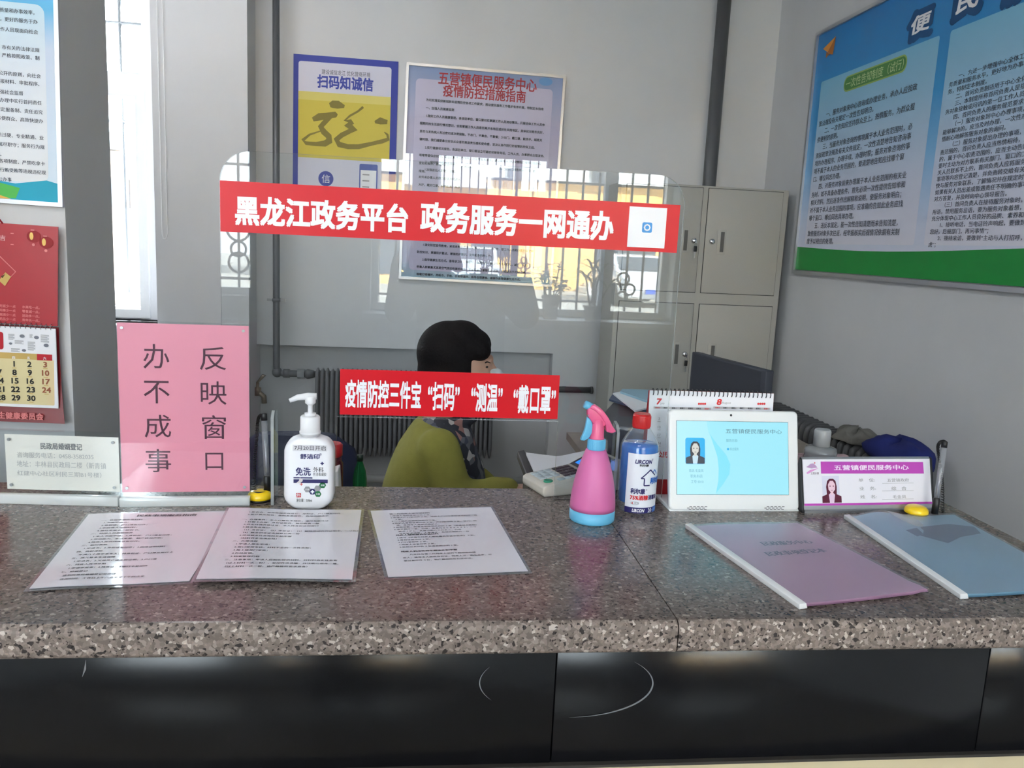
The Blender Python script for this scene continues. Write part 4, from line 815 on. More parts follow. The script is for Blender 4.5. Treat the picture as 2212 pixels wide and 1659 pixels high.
# ------------------------------------------------------------------ smiley pen stands
yelp = mat('yellow_plastic', (246, 206, 20), .3, coat=.3); clearp = clear('clear_pen_barrel', (232, 234, 238), 1.5, .05, .18, (220, 222, 226))
DOME = [(.0205, .0085), (.0196, .0122), (.0165, .0158), (.0115, .0178), (.005, .0188), (.0005, .019)]
def dome(r):
    for (r1, z1), (r0, z0) in zip(DOME, DOME[1:]):
        if r0 <= r <= r1: return z0 + (z1 - z0) * (r - r0) / (r1 - r0)
    return .019 if r < .001 else .0085
def penstand(label, c, tip, top, coil, face, rz):
    t = thing('pen_stand', label, 'pen', (c[0], c[1], ZC)); O = V((c[0], c[1], ZC))
    b = MB(); b.lathe(O, [(.0185, 0), (.0195, .002), (.0195, .004)], blackp, 32); b.lathe(O, [(.0192, .004), (.0205, .0055)] + DOME, yelp, 36); ds = b.build('base', t)
    if face:
        b = MB(); q = lambda x, y: O + V((x, y, dome(math.hypot(x, y)) + .0005)) + V((x, y, 0)) * .03
        sm = []
        for k in range(11): f = k / 10; x = -.0105 + .021 * f; y = -.0055 - .0085 * math.sin(math.pi * f) ** .8; w = .0001 + .0042 * math.sin(math.pi * f); sm.append((q(x, y), q(x, y + w)))
        for (a1, b1), (a2, b2) in zip(sm, sm[1:]): b.face([a1, a2, b2, b1], blackp)
        for x0 in (-.007, .008):
            c0 = [q(x0 + .0024 * math.cos(a * .52), .001 + .003 * math.sin(a * .52)) for a in range(12)]; cc = q(x0, .001)
            for k in range(12): b.face([c0[k], c0[(k + 1) % 12], cc], blackp)
        b.build('smile', ds)
    T0, T1_ = V(tip), V(top); d = (T1_ - T0).normalized(); L = (T1_ - T0).length
    b = MB(); b.lathe(T0 - d * .002, [(.0062, 0), (.0062, .028), (.005, .03)], blackp, 16, True, d); b.build('socket', t)
    b = MB(); b.lathe(T0 + d * .028, [(.0048, 0), (.0048, L * .3), (.0052, L * .32), (.0052, L - .04)], clearp, 16, True, d); pen = b.build('pen', t)
    b = MB(); b.tube([T0 + d * .028, T0 + d * (L * .62)], .0016, mat('silver_ink_tube', (205, 205, 210), .2, metal=.8), 8); b.build('refill', pen)
    b = MB(); b.lathe(T0 + d * (L - .012), [(.0054, 0), (.0054, .011), (.003, .013)], blackp, 14, True, d); b.build('cap', pen)
    P = [V(p) for p in coil]; pts = []; n = 260
    for k in range(n + 1):
        f = k / n * (len(P) - 1); i = min(int(f), len(P) - 2); g = f - i; p0, p1, p2, p3 = P[max(i - 1, 0)], P[i], P[i + 1], P[min(i + 2, len(P) - 1)]
        p = .5 * ((2 * p1) + (p2 - p0) * g + (2 * p0 - 5 * p1 + 4 * p2 - p3) * g * g + (3 * p1 - p0 - 3 * p2 + p3) * g ** 3)
        a = k * 1.45; pts.append(p + V((math.cos(a) * .0026, math.sin(a) * .0026, math.sin(a) * .0008)))
    b = MB(); b.tube(pts, .0008, blackp, 5); b.build('coil_cord', t); return t
c = at_z(557, 1088, ZC); c.y += .018; Yp = c.y + .006
penstand('pen on a yellow smiling base beside the pink sign', (c.x, c.y), at_y(578, 1062, Yp), at_y(570, 893, Yp + .01), [at_y(548, 1066, Yp), at_y(550, 1000, Yp + .012), at_y(554, 950, Yp + .016), at_y(557, 910, Yp + .014), at_y(563, 896, Yp + .011), at_y(572, 894, Yp + .01)], True, 0)
c = at_z(1990, 1119, ZC); c.y += .017; Yp = c.y - .004
penstand('pen on a yellow base in front of the name plate', (c.x, c.y), at_y(2019, 1108, Yp), at_y(2041, 953, Yp + .02), [at_y(2036, 1108, Yp + .01), at_y(2036, 1050, Yp + .03), at_y(2030, 1000, Yp + .03), at_y(2026, 968, Yp + .028), at_y(2031, 955, Yp + .022), at_y(2040, 952, Yp + .02)], False, 0)
# ------------------------------------------------------------------ hand sanitizer
t = thing('sanitizer_bottle', 'white pump bottle of hand sanitizer beside the pink sign', 'bottle', (-.176, 1.382, ZC))
YFR = at_z(665, 1102, ZC).y + .002; cS = V((at_z(665, 1102, ZC).x, YFR + .023, ZC)); pl = Pl((cS.x, YFR, ZC), (1, 0, 0), (0, 0, 1)); P_ = pl.px
hw = (P_(720, 1020)[0] - P_(611, 1020)[0]) / 2; cS.x = pl.O.x + (P_(720, 1020)[0] + P_(611, 1020)[0]) / 2; zs = P_(665, 948)[1]
sanm = mat('white_bottle_plastic', (236, 236, 240), .3, coat=.2)
def rrect(c, hx, hy, r, z, n=6):
    o = []
    for sx2, sy2, a0 in ((1, -1, -90), (1, 1, 0), (-1, 1, 90), (-1, -1, 180)):
        for k in range(n + 1): a = R(a0 + 90 * k / n); o.append(V((c.x + sx2 * (hx - r) + r * math.cos(a), c.y + sy2 * (hy - r) + r * math.sin(a), c.z + z)))
    return o
b = MB(); rs = []; rc = .024
for k in range(8): a = R(90 * k / 7); rs.append(rrect(cS, hw - rc + rc * math.sin(a), .023 - .004 + .004 * math.sin(a), .012 if k > 2 else .009, rc - rc * math.cos(a)))
for k in range(1, 9): a = R(90 * k / 8); rs.append(rrect(cS, hw - (hw - .017) * (1 - math.cos(a)) ** 1.0 * .98 if k < 8 else .0165, .023 - (.023 - .0165) * (1 - math.cos(a)), .012 if k < 6 else .0155, zs - .028 + .028 * math.sin(a)))
b.rings(rs, sanm); bod = b.build('bottle_body', t)
b = MB(); b.lathe(cS, [(.0155, zs - .002), (.0155, zs + .004), (.0176, zs + .004), (.0176, zs + .008), (.0163, zs + .008), (.0163, zs + .032), (.0145, zs + .0345)], white, 32)
b.lathe(cS, [(.0095, zs + .034), (.0095, zs + .039), (.004, zs + .039), (.004, zs + .052), (.0062, zs + .054), (.0088, zs + .056), (.0088, zs + .066), (.007, zs + .068)], white, 24); pu = b.build('pump', t)
zn = zs + .066; b = MB(); b.tube([cS + V((.01, .002, zn + .001)), cS + V((-.004, 0, zn + .001)), cS + V((-.02, -.004, zn - .0005)), cS + V((-.033, -.007, zn - .006))], [.0055, .0062, .005, .0034], white, 12); b.build('spout', pu)
b = MB(); h0 = .0005; nv = mat('label_navy', (36, 32, 96), .4); dk = mat('label_black', (40, 40, 46), .4); gn = mat('label_green', (24, 110, 62), .4); gy = mat('label_grey', (150, 150, 154), .4)
q0, q1 = P_(632, 974), P_(706, 962); b.rect(pl, q0[0], q0[1], q1[0], q1[1], mat('label_strip', (218, 216, 220), .35), h0 * .6)
b.ptxt(pl, '7月20日开启', dk, (636, 972), (704, 963), h=h0 * 1.6)
b.ptxt(pl, '舒洁印', nv, (649, 991), (690, 981), .03, h=h0); b.ptxt(pl, '®', nv, (690, 984), (695, 979), h=h0)
b.ptxt(pl, '免洗', nv, (639, 1027), (671, 1010), .02, h=h0); b.ptxt(pl, '外科', dk, (677, 1020), (699, 1009), .012, h=h0); b.ptxt(pl, '手消毒凝胶', dk, (676, 1028), (705, 1021), h=h0)
def plus(u, v, s, w, m, h): b.rect(pl, u - s, v - w, u + s, v + w, m, h); b.rect(pl, u - w, v - s, u + w, v + s, m, h + .0001)
c = P_(696, 1001); plus(c[0], c[1], .0028, .001, nv, h0)
for a_, e_ in (((634, 1033), (675, 1031)), ((634, 1043), (708, 1036))): q0, q1 = P_(*a_), P_(*e_); b.rect(pl, q0[0], q0[1], q1[0], q1[1], nv, h0)
b.poly(pl, [P_(640, 1043), P_(646, 1038), P_(648, 1031), P_(654, 1036), P_(654, 1039), P_(647, 1044)], mat('label_hand', (214, 206, 206), .4), h0 * 2)
c = P_(651, 1046); plus(c[0], c[1], .0025, .0005, mat('label_red', (205, 40, 46), .4), h0)
def hexa(x, y, r, m, h): c = P_(x, y); b.poly(pl, [(c[0] + r * math.cos(R(60 * k)), c[1] + r * math.sin(R(60 * k))) for k in range(6)], m, h); return c
for x, y, m, s in ((664, 1057, gy, '护肤'), (686, 1055, gy, ''), (675, 1062, nv, ''), (697, 1048, gn, '消毒'), (687, 1067, gn, '杀菌')):
    c = hexa(x, y, .0057, m, h0)
    if s: b.txt(pl, s, whitep, c[0], c[1] - .0012, .0034, 'C', .01, h=h0 * 2)
    elif m == nv: plus(c[0], c[1], .003, .0011, whitep, h0 * 2)
q0, q1 = P_(640, 1074), P_(650, 1065); b.rect(pl, q0[0], q0[1], q1[0], q1[1], mat('label_red', (205, 40, 46), .4), h0); b.txt(pl, '外', whitep, (q0[0] + q1[0]) / 2, q0[1] + .0014, .0066, 'C', .02, h=h0 * 2)
b.ptxt(pl, '净含量：500ml', dk, (640, 1084), (674, 1077), h=h0); b.build('label_print', bod)
# ------------------------------------------------------------------ pink spray bottle
pk1 = mat('pink_plastic', (208, 108, 164), .45, sss=.0); pk2 = mat('pink_head_plastic', (224, 96, 140), .3); bl1 = mat('light_blue_plastic', (104, 184, 222), .35)
q = at_z(1288, 1138, ZC); cP = V((q.x, q.y + .038, ZC)); Ypl = cP.y
t = thing('spray_bottle', 'pink spray bottle with light blue trigger on the granite', 'bottle', tuple(cP))
zat = lambda x, y: at_y(x, y, Ypl).z - ZC; xat = lambda x, y: at_y(x, y, Ypl).x
zB, zN, zC1, zC0 = .0205, zat(1300, 972), zat(1298, 947), zat(1298, 970)
b = MB(); b.lathe(cP, [(.036, 0), (.038, .002), (.0384, .006), (.0384, zB)], bl1, 48); b.build('base_ring', t)
b = MB(); prf = []
for k in range(15): f = k / 14; prf.append((.0384 - (.0384 - .0165) * (f ** 1.9), zB + (zC0 - zB) * f))
b.lathe(cP, prf, pk1, 48); b.build('bottle_body', t)
b = MB(); b.lathe(cP, [(.0142, zC0 - .001), (.0148, zC0 + .001), (.0148, zC1 - .001), (.0136, zC1)], bl1, 36)
for k in range(48): a = 2 * math.pi * k / 48; d = V((math.cos(a), math.sin(a), 0)); b.box((-.0003, -.0003, zC0 + .002), (.0003, .0003, zC1 - .002), bl1, M4.Translation(cP + d * .0149))
b.build('collar', t)
zh = zat(1295, 915); b = MB(); b.lathe(cP, [(.0135, zC1), (.0118, zC1 + .002), (.011, zh - .004), (.009, zh + .006), (.004, zh + .01)], pk2, 30)
pv = lambda x, y, d=0: V((xat(x, y), Ypl + d, at_y(x, y, Ypl).z))
sh = [(1268, 882), (1276, 874), (1284, 874), (1298, 885), (1308, 898), (1314, 912), (1296, 924), (1284, 920), (1268, 897)]
b.prism([pv(x, y, -.0068) for x, y in sh], (0, .0136, 0), pk2, .002)
lid = [(1272, 880), (1277, 873), (1286, 874), (1300, 884), (1312, 900), (1322, 920), (1329, 930), (1320, 934), (1308, 931), (1306, 914), (1296, 898), (1284, 886)]
b.prism([pv(x, y, -.0092) for x, y in lid], (0, .0184, 0), pk2, .0018); b.build('spray_head', t)
n0, n1 = pv(1278, 880), pv(1263, 872.5); d = n1 - n0; b = MB(); b.lathe(n0, [(.0068, 0), (.0068, d.length * .8), (.006, d.length), (.002, d.length)], bl1, 22, True, d); b.build('nozzle', t)
tg = [(1268, 900), (1276, 906), (1279, 916), (1280, 930), (1272, 944), (1262, 951), (1253, 950), (1261, 932), (1265, 916)]
b = MB(); b.prism([pv(x, y, -.0048) for x, y in tg], (0, .0096, 0), bl1, .0014); b.build('trigger', t)
b = MB(); b.lathe(pv(1269, 895, -.007), [(.0014, 0), (.0012, .0008)], steel, 10, True, (0, -1, 0)); b.build('pin', t)
# ------------------------------------------------------------------ alcohol bottle
q = at_z(1379, 1114, ZC); cA = V((q.x + .003, q.y + .033, ZC)); Ya = cA.y; ra = .0335
t = thing('alcohol_bottle', 'clear red capped bottle of blue disinfectant beside the spray bottle', 'bottle', tuple(cA))
za = lambda y: at_y(1380, y, Ya).z - ZC
pet = clear('clear_bottle_plastic', (246, 249, 252), 1.5, .02, .05, (235, 240, 245)); z_sh, z_nk, z_cp, z_tp, z_lq = za(958), za(922), za(917), za(893), za(957)
b = MB(); b.lathe(cA, [(.012, .006), (.026, .001), (.031, .003), (ra, .012), (ra, .018), (ra - .0012, .022), (ra, .028), (ra, z_sh - .004), (ra - .002, z_sh + .003), (.026, z_sh + .013), (.0165, z_nk - .003), (.0142, z_nk), (.0138, z_cp + .004)], pet, 48, True); sb = b.build('bottle_shell', t)
liq = clear('blue_liquid', (150, 208, 250), 1.33, .02, .5, (30, 135, 230))
b = MB(); b.lathe(cA, [(.01, .017), (ra - .004, .0175), (ra - .0016, .02), (ra - .0016, z_lq - .004), (ra - .004, z_lq), (.002, z_lq)], liq, 48); b.build('liquid', t)
b = MB(); b.lathe(cA, [(.0152, z_nk - .001), (.0156, z_nk + .001), (.0156, z_tp - .003), (.014, z_tp)], mat('red_cap', (190, 22, 30), .35), 40)
for k in range(60): a = 2 * math.pi * k / 60; b.box((-.0004, -.0004, z_nk + .002), (.0004, .0004, z_tp - .004), MATS['red_cap'], M4.Translation(cA + V((math.cos(a), math.sin(a), 0)) * .0156))
b.build('cap', t)
cy = Cyl(cA, ra + .0004, R(16)); vtop, vbot, vb2 = za(971), za(1096), za(1084); lab = mat('label_white', (226, 230, 238), .4); b = MB(); Nn = 28
ua, ub = -ra * R(66), ra * R(72)
for k in range(Nn):
    x0, x1 = ua + (ub - ua) * k / Nn, ua + (ub - ua) * (k + 1) / Nn; b.face([cy.P(x0, vbot), cy.P(x1, vbot), cy.P(x1, vtop), cy.P(x0, vtop)], lab)
    b.face([cy.P(x0, vbot, .0003), cy.P(x1, vbot, .0003), cy.P(x1, vb2, .0003), cy.P(x0, vb2, .0003)], nv if k < 19 else mat('label_blue', (30, 100, 190), .4))
def strip(pts, w, m, h):
    q = []
    for (xa, ya), (xb, yb) in zip(pts, pts[1:]):
        n = max(1, int(math.hypot(xb - xa, yb - ya) / .0012)); b.stroke(cy, [(xa + (xb - xa) * k / n, ya + (yb - ya) * k / n) for k in range(n + 1)], w, m, h)
vv = za
b.txt(cy, 'LIRCON', nv, box=(-.0245, vv(991), .0045, vv(983)), bold=.04, h=.0005, sk=.12); b.txt(cy, '®', nv, .005, vv(984), .004, h=.0005); b.txt(cy, '利尔康', dk, -.017, vv(996.5), .0042, 'L', .04, 1.3, h=.0005)
hx = .0035; strip([(hx - .0165, vv(1022)), (hx, vv(1004)), (hx + .0115, vv(1017))], .0021, nv, .0005); strip([(hx - .0165, vv(1022)), (hx - .0105, vv(1022)), (hx - .0105, vv(1037)), (hx + .0005, vv(1037))], .0021, nv, .0006)
strip([(hx + .0062, vv(1010)), (hx + .01, vv(1005)), (hx + .017, vv(1015))], .0018, mat('label_blue', (30, 100, 190), .4), .0005); b.txt(cy, '利尔康', mat('label_blue', (30, 100, 190), .4), box=(hx + .0005, vv(1034), hx + .023, vv(1021)), bold=.05, h=.0009, sk=.1)
b.txt(cy, '利尔康', nv, box=(-.029, vv(1055), -.0045, vv(1044)), bold=.05, h=.0005); b.txt(cy, '®', nv, -.003, vv(1048), .004, h=.0005)
b.txt(cy, '75%酒精', mat('label_red', (205, 40, 46), .4), box=(-.0292, vv(1068), .002, vv(1058)), bold=.04, h=.0005); b.txt(cy, '消毒液', nv, box=(.0028, vv(1068), .024, vv(1058)), bold=.035, h=.0005)
strip([(-.028 + .007 + .007 * math.cos(a * .33), vv(1075) + .0026 * math.sin(a * .33)) for a in range(20)], .0005, gy, .0005); b.txt(cy, '+', mat('label_red', (205, 40, 46), .4), -.0265, vv(1077.5), .006, h=.0005, bold=.05); b.txt(cy, '医用', gy, -.0215, vv(1076.5), .0042, h=.0005)
b.txt(cy, 'LIRCON', whitep, box=(-.0245, vb2 - .0078, -.004, vb2 - .0022), bold=.03, h=.0009, sk=.15)
for dx in (.0045, .0085): strip([(dx, vb2 - .001), (dx + .003, (vbot + vb2) / 2), (dx, vbot + .001)], .0016, whitep, .0007)
b.txt(cy, '山东利尔康', pcol('pale_blue', (140, 190, 235)), box=(.014, vb2 - .0072, .034, vb2 - .0025), h=.0008); b.build('label', sb)
# ------------------------------------------------------------------ evaluation tablet
q0, q1 = at_z(1446, 1105, ZC), at_z(1727, 1105, ZC); U = (q1 - q0).normalized(); wT = (q1 - q0).length; back = V((-U.y, U.x, 0)); tl = R(14)
up = V((0, 0, 1)) * math.cos(tl) + back * math.sin(tl); t = thing('service_tablet', 'white service tablet with a lit pale blue screen on the granite', 'tablet', tuple((q0 + q1) / 2))
pl = Pl(q0 + V((0, 0, .001)), U, up); P_ = pl.px; hT = P_(1575, 886)[1]; tw = mat('tablet_white', (226, 228, 228), .3, coat=.2); b = MB()
rim = lambda ins, d, r: [pl.P(x, y, d) for x, y in [(cx + r * math.cos(R(a0 + 15 * k)), cy + r * math.sin(R(a0 + 15 * k))) for cx, cy, a0 in ((wT - ins - r, ins + r, -90), (wT - ins - r, hT - ins - r, 0), (ins + r, hT - ins - r, 90), (ins + r, ins + r, 180)) for k in range(7)]]
b.rings([rim(.006, -.016, .005), rim(.0, -.011, .009), rim(0, -.003, .009), rim(.0016, -.0008, .008), rim(.0035, 0, .007)], tw)
b.build('body', t)
b = MB(); b.prism([q0 + V((0, 0, 0)), q0 + back * .084, q0 + back * .084 + V((0, 0, .006)), q0 + back * .012 + V((0, 0, .008))], U * wT, tw, .0015); b.build('stand', t)
def glow(name, c, s=.30): return mat('screen_' + name, (5, 5, 5), .25, emit=s, ecol=c)
sc = [P_(1458, 909), P_(1697, 912.5), P_(1708, 1068), P_(1465.5, 1068)]; u0 = (sc[0][0] + sc[3][0]) / 2; u1 = (sc[1][0] + sc[2][0]) / 2; v0 = sc[3][1]; v1 = (sc[0][1] + sc[1][1]) / 2; b = MB()
cy0 = glow('ice', (160, 232, 248)); cy1 = glow('aqua', (132, 226, 246)); cy2 = glow('pale', (176, 236, 250))
b.rect(pl, u0 - .0006, v0 - .0006, u1 + .0006, v1 + .0006, blackp, .0003); b.rect(pl, u0, v0, u1, v1, cy0, .0006)
wave = [P_(x, y) for x, y in ((1526, 910), (1530, 935), (1544, 957), (1566, 980), (1577, 1003), (1575, 1024), (1562, 1045), (1546, 1067))]; b.poly(pl, [(u0, v0), wave[-1]] + wave[::-1][1:] + [(u0, v1)], cy2, .0009)
w2_ = [P_(x, y) for x, y in ((1533, 938), (1550, 961), (1568, 982), (1577, 1003), (1575, 1024), (1562, 1045), (1546, 1066), (1551, 1040), (1552, 1012), (1549, 985))]; b.poly(pl, w2_[::-1], cy1, .0012)
a, c = P_(1480, 1002), P_(1522, 946); b.rect(pl, a[0], a[1], c[0], c[1], glow('cyan', (34, 178, 240)), .0015, .004)
def portrait(mb, pl, u, v, s, hair, skin, suit, shirt, h):
    mb.poly(pl, [(u + x * s, v + y * s) for x, y in ((-.5, 0), (.5, 0), (.5, .3), (.2, .42), (-.2, .42), (-.5, .3))], suit, h)
    mb.poly(pl, [(u + x * s, v + y * s) for x, y in ((-.25, .28), (.25, .28), (.27, .75), (.22, 1.02), (.1, 1.13), (-.1, 1.13), (-.22, 1.02), (-.28, .75))], hair, h + .0002)
    mb.poly(pl, [(u + x * s, v + y * s) for x, y in ((-.12, 0), (.1, 0), (.16, .38), (.07, .46), (-.07, .46), (-.16, .38))], shirt, h + .0004)
    mb.poly(pl, [(u + x * s, v + y * s) for x, y in ((-.06, .38), (.06, .38), (.07, .5), (.17, .62), (.19, .85), (.08, 1.03), (-.08, 1.03), (-.19, .85), (-.17, .62), (-.07, .5))], skin, h + .0006)
    for x in (-.085, .085): mb.disc(pl, u + x * s, v + .78 * s, .03 * s, hair, h + .0008, 8)
    mb.rect(pl, u - .045 * s, v + .585 * s, u + .045 * s, v + .605 * s, suit, h + .0008)
portrait(b, pl, (a[0] + c[0]) / 2, a[1] + .0006, .035, glow('hair', (48, 46, 54)), glow('skin', (214, 214, 206)), glow('suit', (52, 56, 70)), glow('shirt', (196, 226, 240)), .0018)
for x0, x1 in ((a[0] - .001, a[0] + .0), (c[0], c[0] + .001)): pass
sk = glow('ink', (84, 116, 128)); sk2 = glow('ink_pale', (110, 172, 188))
b.ptxt(pl, '五营镇便民服务中心', sk, (1567, 936), (1688, 928), h=.0015)
b.ptxt(pl, '服务内容:', sk2, (1568, 955), (1593, 948), h=.0015); b.ptxt(pl, '综合服务', sk2, (1576, 973), (1595, 967), h=.0015); c = P_(1572, 970); b.disc(pl, c[0], c[1], .0022, glow('cyan', (34, 178, 240)), .0015, 12)
b.ptxt(pl, '姓名:毛金凤', sk2, (1488, 1020), (1519, 1013), h=.0015); b.ptxt(pl, '职务:科员', sk2, (1491, 1032), (1517, 1025), h=.0015); b.ptxt(pl, '工号:1010', sk2, (1492, 1044), (1519, 1037), h=.0015)
b.build('screen', t); b = MB(); c = P_(1579, 897); b.disc(pl, c[0], c[1], .0022, blackp, .0004, 16)
for x0 in (1486, 1653):
    for r in range(3):
        for k in range(5): c = P_(x0 + k * 8.2 + (3 if r == 0 else -2 if r == 1 else 1.5), 1094.5 + r * 3); b.rect(pl, c[0], c[1] - .0005, c[0] + .005, c[1] + .0005, blackp, .0004)
b.build('camera_and_speaker_slots', t)
# ------------------------------------------------------------------ desk calendar behind the tablet
t = thing('desk_calendar', 'white spiral desk calendar with red numerals behind the tablet', 'calendar', (.55, 1.46, ZC)); Yt = 1.468; yb = 1.452
a, c = at_y(1402, 843, Yt), at_y(1672, 850, Yt); zt2 = (a.z + c.z) / 2; x0, x1 = a.x, c.x; pl = Pl((x0, yb, ZC), (1, 0, 0), (0, Yt - yb, zt2 - ZC)); P_ = pl.px; hC = math.hypot(Yt - yb, zt2 - ZC); rc_ = mat('calendar_red_card', (170, 20, 32), .4)
b = MB(); b.prism([V((x0, yb + .0006, ZC)), V((x1, yb + .0006, ZC)), V((x1, Yt, zt2)), V((x0, Yt, zt2))], (0, .0016, 0), rc_); b.prism([V((x0, yb + .045, ZC)), V((x1, yb + .045, ZC)), V((x1, Yt + .003, zt2)), V((x0, Yt + .003, zt2))], (0, -.0016, 0), rc_); b.prism([V((x0, yb, ZC)), V((x1, yb, ZC)), V((x1, yb + .044, ZC)), V((x0, yb + .044, ZC))], (0, 0, .0015), rc_); b.build('card_base', t)
b = MB(); b.prism([pl.P(.001, .032, .0006), pl.P(x1 - x0 - .001, .032, .0006), pl.P(x1 - x0 - .001, hC, .0006), pl.P(.001, hC, .0006)], pl.N * .0012, paper); H_2 = .0022; cr = mat('calendar_red_ink', (214, 36, 40), .5)
for s, nm, l1, r1, l2, r2 in (('7', 'July', (1417, 873), (1427, 861), (1425, 874), (1435, 869)), ('8', 'August', (1547, 874), (1557, 862), (1558, 873), (1578, 868))): b.ptxt(pl, s, cr, l1, r1, .03, h=H_2, sk=.15); b.ptxt(pl, nm, greyink, l2, r2, h=H_2)
for x in (1509, 1637):
    for k in range(4): c = P_(x + 4.4 * k, 872); b.disc(pl, c[0], c[1], .0021, cr, H_2, 12)
for xa, xb in ((1411, 1535), (1540, 1663)):
    p, q = P_(xa, 882), P_(xb, 880); b.rect(pl, p[0], p[1], q[0], p[1] + .0038, mat('calendar_grey', (196, 192, 192), .6), H_2)
    for k, s in enumerate(['星期日', '星期一', '星期二', '星期三', '星期四', '星期五', '星期六']): b.txt(pl, s, cr if k in (0, 6) else inkt, p[0] + (q[0] - p[0]) * (k + .5) / 7, p[1] + .0006, .0032, 'C', .02, h=H_2 + .0003)
for r, (y, n_) in enumerate(((904, '3'), (922, '10'), (939, '17'), (957, '24'), (974, '31'))): c = P_(1423, y + 3); b.txt(pl, n_, greyink, c[0], c[1], .007, 'C', h=H_2); b.rect(pl, c[0] - .003, c[1] - .0035, c[0] + .003, c[1] - .0022, mat('calendar_grey', (196, 192, 192), .6), H_2)
c = P_(1430, 982); b.txt(pl, '公历', cr, c[0], c[1] - .004, .012, 'C', .03, h=H_2); b.build('page', t)
b = MB(); 
for k in range(28): x = x0 + .008 + (x1 - x0 - .016) * k / 27; b.tube([V((x, Yt + .001 + .006 * math.sin(a2), zt2 - .003 + .0065 * math.cos(a2))) for a2 in [i * .66 for i in range(11)]], .0009, mat('black_wire', (60, 60, 64), .35, metal=.6), 6)
b.build('wire_binding', t)
# ------------------------------------------------------------------ name plate
q0, q1 = at_z(1736, 1108, ZC), at_z(2014, 1103, ZC); U = (q1 - q0).normalized(); wN = (q1 - q0).length; back = V((-U.y, U.x, 0)); up = V((0, 0, 1)) * math.cos(R(16)) + back * math.sin(R(16))
t = thing('name_plate', 'silver desk name plate with a purple headed card and portrait right of the tablet', 'name plate', tuple((q0 + q1) / 2)); pl = Pl(q0 + V((0, 0, .012)) + back * .002, U, up); P_ = pl.px; hN = P_(1870, 991)[1]
b = MB(); pr_ = lambda o: [o + V((0, 0, .0)), o + V((0, 0, .005)), o + back * .003 + V((0, 0, .011)), o + back * .002 + V((0, 0, .012)) + up * hN, o + back * .005 + V((0, 0, .012)) + up * (hN + .003), o + back * .055 + V((0, 0, .0))]
b.prism(pr_(q0), U * wN, alum); b.prism([q0 + V((0, 0, .004)) - back * .003, q0 + V((0, 0, 0)) - back * .003, q0, q0 + V((0, 0, .006))], U * wN, alum); b.build('holder', t)
for k, s in ((q0 - U * .004, 1), (q1, 1)):
    b = MB(); b.prism([p for p in pr_(k - back * .002)], U * .004, blackp, .0008); b.build('end_cap', t)
b = MB(); wc = wN - .001; b.rect(pl, .001, .0005, wc, hN - .001, mat('white_card', (232, 230, 238), .3, coat=.4), .0006)
b.rect(pl, .001, .0005, wc, P_(1870, 1086)[1], violet, .001)
b.poly(pl, [P_(1773, 1023), P_(1995, 1023), P_(1993, 998), P_(1772, 997)], violet, .001); b.ptxt(pl, '五营镇便民服务中心', pcol('card_white', (244, 226, 244)), (1801, 1016), (1961, 1004), .02, h=.0014)
mv = pcol('mauve', (186, 150, 190)); b.poly(pl, [P_(x, y) for x, y in ((1741, 1009), (1747, 1005), (1750, 1002), (1756, 1001), (1761, 1005), (1765, 1010), (1752, 1012))][::-1], mv, .001); c = P_(1759, 1000); b.disc(pl, c[0], c[1], .0012, pcol('dot_red', (210, 40, 60)), .0014, 10)
b.poly(pl, [P_(x, y) for x, y in ((1741, 1022), (1750, 1015), (1768, 1011), (1755, 1018), (1744, 1024))], pcol('pink_swoosh', (220, 150, 210)), .001); b.ptxt(pl, '五营乡镇', plum, (1751, 1025), (1768, 1020), h=.001)
a = P_(1797, 1086); b.rect(pl, P_(1776, 1060)[0], a[1], P_(1813, 1060)[0], P_(1797, 1028)[1], pcol('portrait_ground', (214, 214, 230)), .0009); portrait(b, pl, a[0], a[1], .0385, plum, skinp, plum, pcol('portrait_shirt', (226, 200, 222)), .0011)
for s, lb, rt in (('单　位:', (1854, 1041), (1889, 1033)), ('业　务:', (1856, 1059), (1891, 1051)), ('姓　名:', (1858, 1077), (1893, 1069)), ('五营镇政府', (1916, 1041), (1962, 1033)), ('综　合', (1925, 1059), (1957, 1051)), ('毛金凤', (1928, 1077), (1956, 1069))): b.ptxt(pl, s, greyink, lb, rt, .01, h=.001)
for y in (1044.5, 1061, 1079): p, q = P_(1905, y), P_(1973, y); b.rect(pl, p[0], p[1], q[0], p[1] + .0005, greyink, .001)
b.build('card', t)
# ------------------------------------------------------------------ keypad terminal
Bd = V((.946, .325, 0)); Ad = V((-.325, .946, 0)); O = V((.236, 1.431, ZC)); km = mat('beige_grey_plastic', (190, 184, 174), .45); t = thing('keypad_terminal', 'grey keypad terminal with a lit blue display behind the shield', 'keypad', tuple(O))
L = lambda u, v, z: O + Bd * u + Ad * v + V((0, 0, z)); wd_, ln = .088, .17
b = MB(); pr_ = [(0, .006), (.004, 0), (ln, 0), (ln, .058), (ln - .012, .06), (.098, .034), (.008, .0225), (0, .018)]; b.prism([L(u, 0, z) for u, z in pr_], Ad * wd_, km, .003); b.build('housing', t)
zk = lambda u: .0225 + (u - .008) * (.0115 / .09) if u < .098 else .034 + (u - .098) * (.026 / .06)
kl = mat('pale_key', (168, 178, 184), .5); kd = mat('black_key', (38, 38, 42), .4)
def key(u, v, du, dv, m, nm='key'):
    mb = MB(); mb.prism([L(u, v, zk(u) - .001), L(u + du, v, zk(u + du) - .001), L(u + du, v + dv, zk(u + du) - .001), L(u, v + dv, zk(u) - .001)], (0, 0, .003), m, .0006, seg=1); return mb.build(nm, t)
mb = MB(); mb.lathe(L(.02, .02, zk(.02) - .001), [(.009, 0), (.009, .0026), (.0075, .0036)], mat('green_key', (38, 132, 100), .4), 20, True, None); mb.build('enter_key', t)
